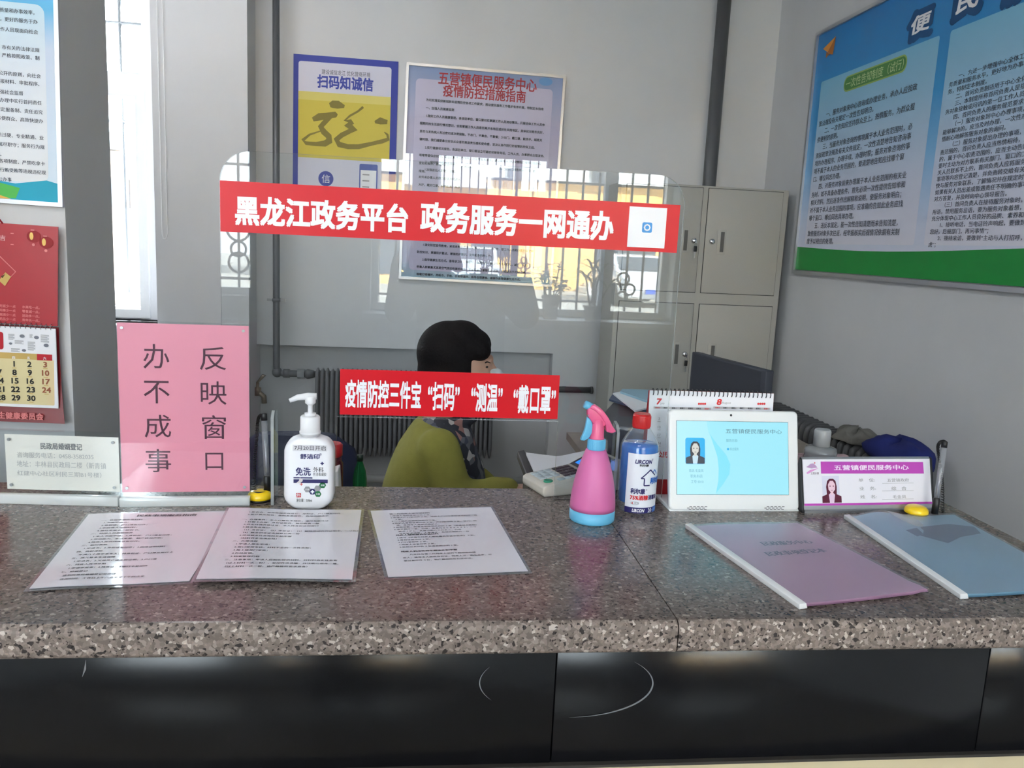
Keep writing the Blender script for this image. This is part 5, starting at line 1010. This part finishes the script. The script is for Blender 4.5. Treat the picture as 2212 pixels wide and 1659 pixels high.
for i in range(3):
    for j in range(3): key(.012 + .0145 * i, .036 + .0155 * j, .0125, .0125, kl)
for i in range(3): key(.038 + .0145 * i, .010 , .0125, .0105, kl)
for i in range(3):
    for j in range(4): key(.058 + .0125 * i, .024 + .0145 * j, .0105, .012, kd)
b = MB(); pl = Pl(L(.1, .006, zk(.1) + .0006), Ad, L(.16, 0, zk(.16)) - L(.1, 0, zk(.1))); pl.N = pl.N if pl.N.z > 0 else -pl.N
b.rect(pl, -.001, .0, wd_ - .012, .06, dark, .0006); b.rect(pl, .006, .008, wd_ - .02, .046, glow('blue', (10, 128, 255), .4), .0012); b.build('display', t)
# ------------------------------------------------------------------ clear cream bottle and box behind the name plate
clw = clear('frosted_clear_plastic', (205, 208, 210), 1.48, .15, .45, (170, 172, 174)); a, c_, p = at_y(1738, 985, 1.452), at_y(1805, 985, 1.452), at_y(1771, 927, 1.452); rB = (c_.x - a.x) / 2; xc_ = (a.x + c_.x) / 2
t = thing('pump_bottle', 'frosted clear bottle with grey cap standing behind the name plate', 'bottle', (xc_, 1.452, ZC)); zz = p.z - ZC; O = V((xc_, 1.452, ZC))
b = MB(); b.lathe(O, [(rB * .9, 0), (rB, .004), (rB, zz - .056), (rB * .93, zz - .051), (rB * .96, zz - .045), (rB * .9, zz - .036), (rB * .55, zz - .032)], clw, 36); b.build('bottle_body', t)
b = MB(); b.lathe(O, [(rB * .5, zz - .033), (rB * .5, zz - .004), (rB * .44, zz)], mat('grey_pump_cap', (150, 152, 154), .35), 28); b.build('cap', t)
p0, p1 = at_y(1716, 977, 1.475), at_y(1832, 977, 1.475); b = MB(); b.box((p0.x, 1.4705, ZC), (p1.x, 1.486, p0.z - .004), mat('dusty_pink_card', (176, 146, 148), .6), bev=.001); o = b.build('card_box', None, ((p0.x + p1.x) / 2, 1.478, ZC)); tag(o, 'dusty pink card box upright behind the frosted bottle', 'box')

# ================================================================== THE CLERK'S SIDE
DZ = .655; wood = mat('desk_laminate', (150, 140, 128), .4, var=.08, vscale=20)
t = thing('office_desk', 'low work desk behind the counter carrying papers and bottles', 'desk', (.4, 1.8, 0))
for x0, x1, y0, y1 in ((XL + .01, .24, 1.53, 2.12), (.24, 1.60, 1.53, 2.40), (.62, 1.60, 2.40, 3.25)): b = MB(); b.box((x0, y0, DZ - .03), (x1, y1, DZ), wood); b.build('desktop', t)
for x, y in ((XL + .05, 1.58), (XL + .05, 2.06), (1.54, 1.58), (1.54, 3.18), (.66, 3.18)): b = MB(); b.box((x, y, 0), (x + .04, y + .04, DZ - .03), wood); b.build('leg', t)
# jar, tissue pack, green bottle
def at(px, py, Y): return at_y(px, py, Y)
p = at(715, 957, 2.0); t = thing('plastic_jar', 'red lidded jar mostly hidden behind the sanitizer', 'jar', (p.x, 2.0, DZ)); O = V((p.x, 2.0, DZ)); zz = p.z - DZ; rdl = mat('red_lid', (196, 44, 52), .35)
b = MB(); b.lathe(O, [(.028, 0), (.03, .004), (.03, zz - .05), (.026, zz - .044), (.026, zz - .03)], clear('pink_tinted_jar', (214, 150, 156), 1.48, .05, .3, (150, 60, 66)), 28); b.build('jar_body', t); b = MB(); b.lathe(O, [(.026, zz - .032), (.0285, zz - .03), (.0285, zz - .004), (.024, zz)], rdl, 28); b.build('lid', t)
p = at(728, 1012, 1.88); o = MB(); q = at(744, 1046, 1.88); b = o
b.prism([V((p.x - .03, 1.86, DZ)), V((q.x, 1.86, DZ)), V((p.x + .004, 1.86, p.z)), V((p.x - .02, 1.86, p.z - .01))], (0, .06, 0), white, .003); o = b.build('folded_card', None, (p.x, 1.88, DZ)); tag(o, 'white folded card standing right of the sanitizer behind the shield', 'card')
p = at(778, 982, 2.0); t = thing('drink_bottle', 'small green plastic drink bottle behind the counter left of the clerk', 'bottle', (p.x, 2.0, DZ)); O = V((p.x, 2.0, DZ)); zz = p.z - DZ; gb = clear('green_bottle_plastic', (110, 196, 140), 1.45, .05, .4, (40, 124, 76))
b = MB(); b.lathe(O, [(.014, 0), (.017, .004), (.017, .05), (.0155, .056), (.017, .062), (.017, zz - .06), (.014, zz - .04), (.0065, zz - .018), (.0065, zz - .012)], gb, 28); b.build('bottle_body', t); b = MB(); b.lathe(O, [(.0075, zz - .016), (.0075, zz - .001), (.006, zz)], mat('dark_green_cap', (20, 44, 32), .4), 20); b.build('cap', t)
b = MB(); cl = Cyl(O, .0173, R(-10)); [b.face([cl.P(-.01 + .0025 * k, .064), cl.P(-.0075 + .0025 * k, .064), cl.P(-.0075 + .0025 * k, .085), cl.P(-.01 + .0025 * k, .085)], mat('pale_label', (150, 176, 160), .5)) for k in range(8)]; b.build('label', t)
# navy chair
nav = mat('navy_fabric', (34, 40, 66), .9, bump=.3, bscale=500); p = at(600, 936, 2.3); t = thing('office_chair', 'dark navy chair back seen between the pen and the sanitizer', 'chair', (p.x + .09, 2.42, 0)); xc_ = p.x + .05
b = MB(); rs = []
for k in range(9):
    f = k / 8; z = .52 + (p.z - .52) * f; hw_ = .19 * (1 - .25 * f ** 4) * (1 if f < .95 else .75); rs.append([V((xc_ + hw_ * math.cos(a2), 2.3 + .02 * math.sin(f * 3) + .03 * math.sin(a2), z)) for a2 in [i * math.pi / 8 for i in range(16)]])
b.rings(rs, nav); b.build('backrest', t); b = MB(); b.box((xc_ - .2, 2.28, .40), (xc_ + .2, 2.66, .47), nav, bev=.025); b.build('seat', t)
b = MB(); b.tube([(xc_, 2.48, .05), (xc_, 2.48, .41)], .025, blackp, 12); b.tube([(xc_, 2.3, .42), (xc_, 2.27, .46), (xc_, 2.27, .6)], .014, blackp, 8); b.build('post', t)
for k in range(5): a2 = k * 2 * math.pi / 5 + .3; b = MB(); b.tube([(xc_, 2.48, .08), (xc_ + .25 * math.cos(a2), 2.48 + .25 * math.sin(a2), .05)], .016, blackp, 8); b.ball((xc_ + .25 * math.cos(a2), 2.48 + .25 * math.sin(a2), .026), .026, blackp); b.build('leg', t)
# monitor
a, c_ = at_z(1495, 760, 1.035), at_z(1656, 801, 1.035); U = (c_ - a).normalized(); N = V((-abs(U.y), -abs(U.x), 0)).normalized(); t = thing('computer_monitor', 'dark computer monitor on the desk in front of the steel cabinet', 'monitor', ((a.x + c_.x) / 2, (a.y + c_.y) / 2, DZ)); wM = (c_ - a).length
pl = Pl(V((a.x, a.y, 1.035 - .30)), U, (0, 0, 1)); mk = mat('monitor_grey', (58, 61, 72), .6, var=.02); b = MB(); n_ = pl.N if pl.N.dot(N) > 0 else -pl.N
b.prism([pl.P(0, 0), pl.P(wM, 0), pl.P(wM, .30), pl.P(0, .30)], -n_ * .03, mk, .003); b.build('casing', t); b = MB(); b.poly(pl, [(.012, .02), (wM - .026, .02), (wM - .026, .293), (.012, .293)], mat('monitor_dark_screen', (52, 55, 66), .5), .0006 if n_ == pl.N else -.0006); b.build('screen', t)
m_ = (a + c_) / 2; b = MB(); b.prism([V((m_.x, m_.y, DZ + .01)) - n_ * .05 + U * s for s in (-.03, .03)] + [V((m_.x, m_.y, DZ + .2)) - n_ * .05 + U * s for s in (.03, -.03)], -n_ * .02, blackp, .003); b.prism([V((m_.x, m_.y, DZ)) + U * x + n_ * y for x, y in ((-.12, .05), (.12, .05), (.12, -.13), (-.12, -.13))], (0, 0, .012), blackp, .004); b.prism([V((m_.x, m_.y, DZ + .18)) - n_ * .028 + U * s for s in (-.03, .03)] + [V((m_.x, m_.y, DZ + .2)) - n_ * .028 + U * s for s in (.03, -.03)], -n_ * .03, blackp); b.build('stand', t)
# printer with papers, document tray
a = at_z(1289, 872, 1.0); c_ = at_z(1372, 893, 1.0); U = (c_ - a).normalized(); Bk = V((-U.y, U.x, 0)); Bk = Bk if Bk.y > 0 or Bk.x > 0 else -Bk; t = thing('printer', 'dark grey printer behind the spray bottle with papers on top', 'printer', (a.x + .15, a.y, DZ)); pd = mat('printer_dark', (62, 63, 70), .35)
Lp = lambda u, v, z: V((a.x, a.y, 0)) + U * u + Bk * v + V((0, 0, z)); b = MB(); b.prism([Lp(0, -.02, DZ), Lp(0, -.02, .9), Lp(0, .0, .955), Lp(0, .06, 1.0), Lp(0, .34, 1.0), Lp(0, .34, DZ)], U * .34, pd, .006); b.build('casing', t)
b = MB(); b.prism([Lp(.1, -.024, .80), Lp(.3, -.024, .80), Lp(.3, -.024, .88), Lp(.1, -.024, .88)], Bk * .01, blackp, .002); b.build('paper_slot', t); b = MB(); b.prism([Lp(.06, .075, 1.0), Lp(.09, .075, 1.0), Lp(.09, .105, 1.0), Lp(.06, .105, 1.0)], (0, 0, .0012), mat('panel_grey', (92, 94, 100), .3)); b.build('control_panel', t)
def leaf4(name, label, pts, z, m, h, bump_=0):
    mb = MB(); P4 = [at_z(x, y, z) for x, y in pts]; mb.prism([V((p.x, p.y, z)) for p in P4], (0, 0, -h), m, 0); c = sum(P4, V((0, 0, 0))) / 4; o = mb.build(name, None, (c.x, c.y, z - h)); tag(o, label, 'paper', 'papers on the printer'); return o
leaf4('paper_stack', 'dark blue folder lowest of the papers on the printer', ((1316, 862), (1326, 847), (1440, 852), (1430, 897)), 1.006, mat('navy_card', (56, 72, 104), .5), .005)
leaf4('paper_stack', 'white printed sheets lying between two blue papers on the printer', ((1324, 849), (1338, 846), (1430, 872), (1372, 887)), 1.010, paper, .004)
leaf4('paper_stack', 'pale blue papers on top of the printer left of the desk calendar', ((1340, 845), (1344, 840), (1450, 843), (1440, 880)), 1.016, mat('pale_blue_paper', (140, 176, 196), .6), .006)
P4 = [at_z(x, y, .89) for x, y in ((1132, 979), (1300, 979), (1300, 1036), (1162, 1034))]; b = MB(); b.prism([V((p.x, p.y, .872)) for p in P4], (0, 0, DZ - .872), mat('tray_dark', (66, 62, 62), .5), .006); b.prism([V((P4[0].x - .02, P4[0].y - .02, .9)), V((P4[0].x, P4[0].y, .9)), V((P4[3].x, P4[3].y, .885)), V((P4[3].x - .02, P4[3].y, .885))], (0, 0, -.02), MATS['tray_dark'], .003); c_ = sum(P4, V((0, 0, 0))) / 4; o = b.build('document_tray', None, (c_.x, c_.y, DZ)); tag(o, 'dark document tray behind the keypad terminal holding white sheets', 'tray')
P4 = [at_z(x, y, .9) for x, y in ((1136, 979), (1290, 972), (1300, 1034), (1166, 1032))]; b = MB(); curve_sheet(b, P4, paper, .878, lambda u, v: .004 + .022 * (1 - v) * abs(u - .45) * 1.4 + .006 * (1 - v), 12, .004); o = b.build('paper_stack', None, (c_.x, c_.y, .874)); tag(o, 'curled white sheets in the dark tray behind the keypad terminal', 'paper')

# ------------------------------------------------------------------ PEOPLE
def rot_to(d, up=V((0, 0, 1))): return V((0, 0, 1)).rotation_difference(V(d))
def hand(mb, wr, fwd, pn, m, curl=.5, s=1.0, thumb=1):
    'palm and five bent fingers; fwd = wrist to knuckles, pn = palm normal, thumb = side sign'
    fwd = V(fwd).normalized(); pn = (V(pn) - fwd * V(pn).dot(fwd)).normalized(); side = fwd.cross(pn); wr = V(wr)
    for k in range(4): capsule(mb, wr + side * (.022 - .0147 * k) * .6 * s, .016 * s, wr + fwd * .085 * s + side * (.030 - .02 * k) * s, .0115 * s, m, 10)
    for k, ln in enumerate((.07, .078, .073, .058)):
        p = wr + fwd * .086 * s + side * (.030 - .02 * k) * s; a = .35 * curl
        for j, fr in enumerate((.45, .32, .23)):
            d = (fwd * math.cos(a) + pn * math.sin(a)); q = p + d * ln * fr * s; capsule(mb, p, (.0092 - .001 * j) * s, q, (.0086 - .0012 * j) * s, m, 10); p = q; a += 1.0 * curl
    p = wr + fwd * .03 * s + side * thumb * .03 * s; d = (fwd * .65 + side * thumb * .7 + pn * .25).normalized(); q = p + d * .042 * s; capsule(mb, wr + fwd * .015 * s + side * thumb * .012 * s, .016 * s, q, .0115 * s, m, 10)
    d2 = (fwd * .95 + side * thumb * .1 + pn * .5 * curl).normalized(); capsule(mb, q, .011 * s, q + d2 * .036 * s, .0085 * s, m, 10)
YC = 2.5
def c2(px, py, dy=0): p = at_y(px, py, YC); return V((p.x, p.y + dy, p.z))
kx = 1.41e-3
skin = mat('skin', (205, 160, 138), .5, sss=.1); hairm = mat('dark_hair', (20, 14, 14), .75, spec=.2, var=.4, vscale=14, bump=.8, bscale=160); olv = mat('olive_knit', (140, 136, 62), .9, var=.05, vscale=40, bump=.35, bscale=420)
sp = c2(935, 1050); t = thing('person', 'seated clerk with black bobbed hair, mask and olive cardigan, facing right', 'person', (sp.x, YC, 0))
b = MB()   # body: one continuous surface
fc = c2(1012, 802); b.ball(fc, (.072, .068, .102), skin); b.ball(c2(985, 775), (.088, .074, .088), skin); b.ball(c2(1030, 838), (.04, .045, .045), skin)
b.ball(c2(1058, 775), (.012, .045, .014), skin); b.ball(c2(1040, 812, -.035), (.03, .024, .03), skin); b.ball(c2(1040, 812, .035), (.03, .024, .03), skin)
capsule(b, c2(1064, 788), .007, c2(1073, 808), .011, skin, 10); b.ball(c2(1064, 832), (.014, .024, .012), skin)
for s in (-1, 1): b.ball(c2(985, 805, s * .068), (.018, .01, .03), skin)
capsule(b, c2(975, 850), .052, c2(955, 905), .06, skin)
tors = [(905, 905, 1002, .10), (930, 888, 1012, .15), (965, 868, 1022, .165), (1005, 850, 1036, .165), (1050, 835, 1042, .16), (1110, 830, 1040, .165)]
def trings(mb, rows, m, gx0=0, gx1=0, gy=0, e=.8):
    rs = []
    for py, bk, fr, hy in rows:
        A_, B_ = c2(bk, py), c2(fr, py); cx, rx = (A_.x - gx0 + B_.x + gx1) / 2, (B_.x + gx1 - A_.x + gx0) / 2
        rs.append([V((cx + rx * math.copysign(abs(math.cos(k * .262)) ** e, math.cos(k * .262)), YC + (hy + gy) * math.copysign(abs(math.sin(k * .262)) ** e, math.sin(k * .262)), A_.z)) for k in range(24)])
    mb.rings(rs, m)
trings(b, [(py, bk + 12, fr - 10, hy - .015) for py, bk, fr, hy in tors], skin); hip = c2(940, 1150)
b.ball((hip.x, YC, hip.z), (.15, .17, .11), skin)
for s in (-1, 1):
    kn = V((hip.x + .42, YC + s * .1, .47)); capsule(b, V((hip.x + .04, YC + s * .09, hip.z - .02)), .085, kn, .06, skin); capsule(b, kn, .058, V((kn.x + .02, kn.y, .1)), .04, skin); capsule(b, V((kn.x, kn.y, .045)), .036, V((kn.x + .17, kn.y, .035)), .028, skin)
    sh = c2(948, 944, s * .135); el = V((at_y(985, 1066, 2.3).x, YC + s * .2, .665)); wr = V((at_y(1108, 1040, 2.3).x, YC - .165, DZ + .032)) if s < 0 else V((.27, YC + .12, .60)); capsule(b, sh, .05, el, .04, skin); capsule(b, el, .038, wr, .026, skin)
    hand(b, wr, (1, -s * .25, -.05), (0, 0, -1), skin, .35, .92, s)
smooth_fx(b.build('body', t), .0055, 5)
b = MB(); blm = mat('floral_blouse', (60, 62, 74), .8)
n = blm.node_tree.nodes; Lk = blm.node_tree.links; tcn = n.new('ShaderNodeTexCoord'); vn = n.new('ShaderNodeTexVoronoi'); vn.inputs['Scale'].default_value = 38; rn = n.new('ShaderNodeValToRGB'); rn.color_ramp.interpolation = 'CONSTANT'; Lk.new(tcn.outputs['Object'], vn.inputs['Vector']); sq = n.new('ShaderNodeSeparateColor'); Lk.new(vn.outputs['Color'], sq.inputs[0]); Lk.new(sq.outputs[0], rn.inputs[0]); e = rn.color_ramp.elements
for k, (a2, c3) in enumerate(((0, (46, 48, 58)), (.4, (104, 104, 112)), (.6, (182, 178, 176)), (.75, (150, 110, 104)), (.86, (70, 74, 88)))):
    (e[k] if k < 2 else e.new(a2)).position = a2; e[k].color = rgb(c3)
Lk.new(rn.outputs[0], n['Principled BSDF'].inputs['Base Color'])
trings(b, [(893, 930, 1004, .07), (900, 912, 1004, .085)] + [(py, bk + 6, fr + 7, hy + .004) for py, bk, fr, hy in tors], blm, 0, .004); b.ball(c2(1000, 900), (.05, .07, .022), blm); smooth_fx(b.build('blouse', t), .007, 4)
b = MB(); trings(b, [(902, 905, 975, .075), (912, 897, 990, .12), (930, 884, 1003, .165)] + [(py, bk - 8, fr - 16, hy + .02) for py, bk, fr, hy in tors[2:]], olv, .004, 0, .006)
for s in (-1, 1):
    sh = c2(945, 945, s * .155); el = V((at_y(985, 1066, 2.3).x, YC + s * .202, .668)); wr = V((at_y(1102, 1040, 2.3).x, YC - .166, DZ + .036)) if s < 0 else V((.26, YC + .12, .605)); capsule(b, sh, .066, el, .054, olv); m1 = el.lerp(wr, .42); capsule(b, el, .05, m1, .04, olv); capsule(b, m1 + V((0, 0, .004)), .044, el.lerp(wr, .6), .036, olv); capsule(b, el.lerp(wr, .7) + V((0, 0, .004)), .043, wr, .035, olv)
smooth_fx(b.build('cardigan', t), .008, 22)
trm = mat('dark_trousers', (34, 36, 44), .85); b = MB(); b.ball((hip.x, YC, hip.z), (.165, .185, .12), trm)
for s in (-1, 1): kn = V((hip.x + .42, YC + s * .1, .47)); capsule(b, V((hip.x + .04, YC + s * .09, hip.z - .02)), .096, kn, .07, trm); capsule(b, kn, .068, V((kn.x + .02, kn.y, .13)), .056, trm)
smooth_fx(b.build('trousers', t), .01, 5)
for s in (-1, 1): b = MB(); capsule(b, V((hip.x + .42, YC + s * .1, .05)), .046, V((hip.x + .60, YC + s * .1, .042)), .04, blackp); b.build('shoe', t)
b = MB(); b.ball(c2(969, 762), (70 * kx, .088, 70 * kx), hairm, 28, 20); b.ball(c2(1021, 744), (41 * kx, .074, 36 * kx), hairm, 24, 16); b.ball(c2(957, 802), (56.5 * kx, .084, 66 * kx), hairm, 24, 16); b.ball(c2(996, 724), (46 * kx, .07, 33 * kx), hairm)
for s in (-1, 1): b.ball(c2(988, 795, s * .058), (30 * kx, .026, 52 * kx), hairm); b.ball(c2(1035, 752, s * .05), (24 * kx, .03, 24 * kx), hairm)
smooth_fx(b.build('hair', t), .005, 14)
msk = mat('white_mask', (226, 230, 232), .8, bump=.2, bscale=400); b = MB(); b.ball(c2(1056, 822), (29 * kx, .056, 28 * kx), msk, 24, 16); b.ball(c2(1072, 806), (14 * kx, .03, 11 * kx), msk); capsule(b, c2(1064, 799), .01, c2(1085, 811), .008, msk, 8)
for s in (-1, 1): b.tube([c2(1050, 815, s * .05), c2(1010, 808, s * .068), c2(990, 800, s * .072)], .0018, msk, 6); b.tube([c2(1048, 838, s * .05), c2(1010, 822, s * .066), c2(990, 812, s * .07)], .0018, msk, 6)
smooth_fx(b.build('mask', t), .004, 2)
for s in (-1, 1):
    b = MB(); b.ball(c2(1047, 788.5, s * .036), (.0085, .011, .0045), mat('eye_dark', (24, 18, 18), .2)); b.build('eye', t); b = MB(); b.tube([c2(1040, 781, s * .046), c2(1050, 777.5, s * .042), c2(1057, 780, s * .034)], .0022, hairm, 6); b.build('eyebrow', t)
t = thing('stool', 'low grey stool under the seated clerk, hidden behind the counter', 'stool', (hip.x, YC, 0)); zs_ = hip.z - .14
b = MB(); b.lathe((hip.x, YC, zs_ - .04), [(.15, 0), (.17, .01), (.17, .03), (.15, .04)], mat('stool_pad', (70, 72, 76), .7), 32); b.build('seat', t)
for k in range(4): a2 = k * math.pi / 2 + .78; b = MB(); b.tube([(hip.x + .11 * math.cos(a2), YC + .11 * math.sin(a2), zs_ - .04), (hip.x + .15 * math.cos(a2), YC + .15 * math.sin(a2), 0)], .012, steel, 8); b.build('leg', t)
# visitor taking the photograph, mirrored in the shield
vx, vy = .17, -.40; t = thing('person', 'standing visitor in a dark jacket holding a phone, mirrored in the shield', 'person', (vx, vy, 0)); b = MB(); jac = mat('dark_jacket', (52, 50, 66), .8); vt = mat('dark_trousers', (34, 36, 44), .85)
S2 = lambda x, y, z: V((vx + x, vy + y, z))
b.ball(S2(0, .01, 1.57), (.075, .092, .105), skin); b.ball(S2(0, .06, 1.52), (.05, .045, .06), skin); capsule(b, S2(0, .1, 1.575), .007, S2(0, .112, 1.545), .012, skin, 10); b.ball(S2(0, .096, 1.505), (.022, .01, .008), skin)
for s in (-1, 1): b.ball(S2(s * .078, 0, 1.56), (.01, .018, .03), skin)
capsule(b, S2(0, -.01, 1.48), .052, S2(0, -.02, 1.38), .06, skin)
for z, rx, ry in ((1.32, .17, .09), (1.2, .165, .1), (1.08, .145, .095), (.95, .155, .1), (.86, .165, .105)): b.ball(S2(0, -.02, z), (rx, ry, .11), skin)
arms = {}
for s, hx in ((-1, -.045), (1, .165)):
    sh = S2(s * .18, -.02, 1.35); el = S2(s * .24, .10, 1.14); wr = V((hx + s * .012, -.075, 1.335)); arms[s] = (sh, el, wr); capsule(b, sh, .05, el, .042, skin); capsule(b, el, .04, wr, .027, skin); hand(b, wr, (-s * .12, .25, .9), (-s * .9, .35, 0), skin, .75, .9, 1 if s > 0 else -1)
    hp = S2(s * .085, -.02, .86); kn = S2(s * .1, .0, .48); an = S2(s * .11, -.03, .09); capsule(b, hp, .085, kn, .06, skin); capsule(b, kn, .058, an, .042, skin); capsule(b, an - V((0, .02, .045)), .035, an + V((0, .15, -.055)), .03, skin)
smooth_fx(b.build('body', t), .0065, 4)
b = MB()
b.rings([[S2(rx * math.copysign(abs(math.cos(k * .262)) ** .8, math.cos(k * .262)), -.02 + ry * math.sin(k * .262), z) for k in range(24)] for z, rx, ry in ((.78, .185, .125), (.95, .18, .125), (1.1, .175, .125), (1.25, .19, .13), (1.34, .19, .12), (1.40, .15, .09), (1.44, .075, .065))], jac)
for s in (-1, 1): sh, el, wr = arms[s]; capsule(b, sh, .072, el, .058, jac); capsule(b, el, .057, el.lerp(wr, .92), .04, jac)
smooth_fx(b.build('jacket', t), .009, 5)
b = MB(); b.ball(S2(0, -.02, .86), (.175, .12, .12), vt)
for s in (-1, 1): hp = S2(s * .085, -.02, .86); kn = S2(s * .1, .0, .48); an = S2(s * .11, -.03, .1); capsule(b, hp, .095, kn, .072, vt); capsule(b, kn, .072, an, .06, vt)
smooth_fx(b.build('trousers', t), .01, 5)
for s in (-1, 1): b = MB(); an = S2(s * .11, -.03, .045); capsule(b, an - V((0, .03, 0)), .044, an + V((0, .16, -.005)), .038, blackp); b.build('shoe', t)
b = MB(); b.ball(S2(0, -.015, 1.605), (.086, .098, .088), hairm); b.ball(S2(0, -.05, 1.54), (.08, .06, .09), hairm); smooth_fx(b.build('hair', t), .007, 3)
for s in (-1, 1): b = MB(); b.ball(S2(s * .032, .094, 1.572), (.012, .007, .006), mat('eye_dark', (24, 18, 18), .2)); b.build('eye', t)
t = thing('phone', 'dark phone held up by the mirrored visitor', 'phone', (.065, -.03, 1.37)); b = MB(); b.box((-.018, -.042, 1.352), (.142, -.034, 1.428), mat('phone_back', (30, 34, 48), .15), bev=.003); b.build('body', t); b = MB()
for z in (1.385, 1.4, 1.415): b.lathe((-.004, -.034, z), [(.006, 0), (.006, .0015), (.0045, .002)], blackp, 16, True, (0, 1, 0))
b.build('camera_lens', t)
# ------------------------------------------------------------------ potted plants on the street sill (mirrored in the shield)
potm = mat('pale_pot', (190, 182, 172), .6); soil = mat('soil', (50, 40, 32), .95); leafm = mat('leaf_green_plant', (70, 104, 56), .5); leaf2 = mat('leaf_olive_plant', (100, 112, 62), .5)
def pot(name, label, x, y, r, h):
    t = thing(name, label, 'plant', (x, y, ZA)); O = V((x, y, ZA)); mb = MB(); mb.lathe(O, [(r * .72, 0), (r * .95, h * .86), (r * 1.05, h * .86), (r * 1.05, h), (r * .9, h)], potm, 28); p = mb.build('pot', t); mb = MB(); mb.lathe(O, [(.001, h * .9), (r * .88, h * .9), (r * .88, h * .93), (.001, h * .93)], soil, 20, False); mb.build('soil', t); return t, O
Ym = YF + .115
def blade(mb, p, d, ln, w, droop, m):
    d = V(d).normalized(); sd = d.cross(V((0, 0, 1))).normalized(); pts = []; q = V(p)
    for k in range(7): f = k / 6; pts.append((q.copy(), w * math.sin(math.pi * (.15 + .85 * f)) if k < 6 else .0005)); dd = (d + V((0, 0, -droop * f * 1.6))).normalized(); q = q + dd * ln / 6
    for (a, wa), (c, wc) in zip(pts, pts[1:]): mb.mesh([a - sd * wa / 2, a + sd * wa / 2 , c + sd * wc / 2, c - sd * wc / 2, a - V((0, 0, .0012)), c - V((0, 0, .0012))], [(0, 1, 2, 3), (0, 3, 5, 4), (4, 5, 2, 1)], m)
t, O = pot('potted_plant', 'spiky leaved potted plant on the window sill mirrored in the shield', 1.17, Ym, .066, .10)
for k in range(5):
    mb = MB(); st = O + V((.03 * math.cos(k * 1.3), .02 * math.sin(k * 1.3), .095)); tp2 = st + V((.06 * math.cos(k * 2.1), .03 * math.sin(k * 2.1), .12 + .03 * k)); mb.tube([st, tp2], .006, mat('plant_stem', (110, 100, 70), .8), 6)
    for j in range(6): a2 = j * 1.05 + k; blade(mb, tp2, (math.cos(a2), .45 * math.sin(a2), .75), .16 + .03 * (j % 3), .02, .8, leaf2)
    mb.build('stem', t)
t, O = pot('potted_plant', 'bushy potted plant on the window sill mirrored beside the framed notice', 0.88, Ym, .062, .16)
for k in range(7):
    mb = MB(); a2 = k * .9; st = O + V((.03 * math.cos(a2), .03 * math.sin(a2), .15)); tp2 = st + V((.07 * math.cos(a2), .06 * math.sin(a2), .08 + .025 * k)); mb.tube([st, tp2], .004, mat('plant_stem', (110, 100, 70), .8), 6)
    for j in range(9): a3 = j * 2.4 + k; blade(mb, st.lerp(tp2, .35 + .65 * j / 8), (math.cos(a3), .7 * math.sin(a3), .5), .07, .045, .9, leafm)
    mb.build('stem', t)
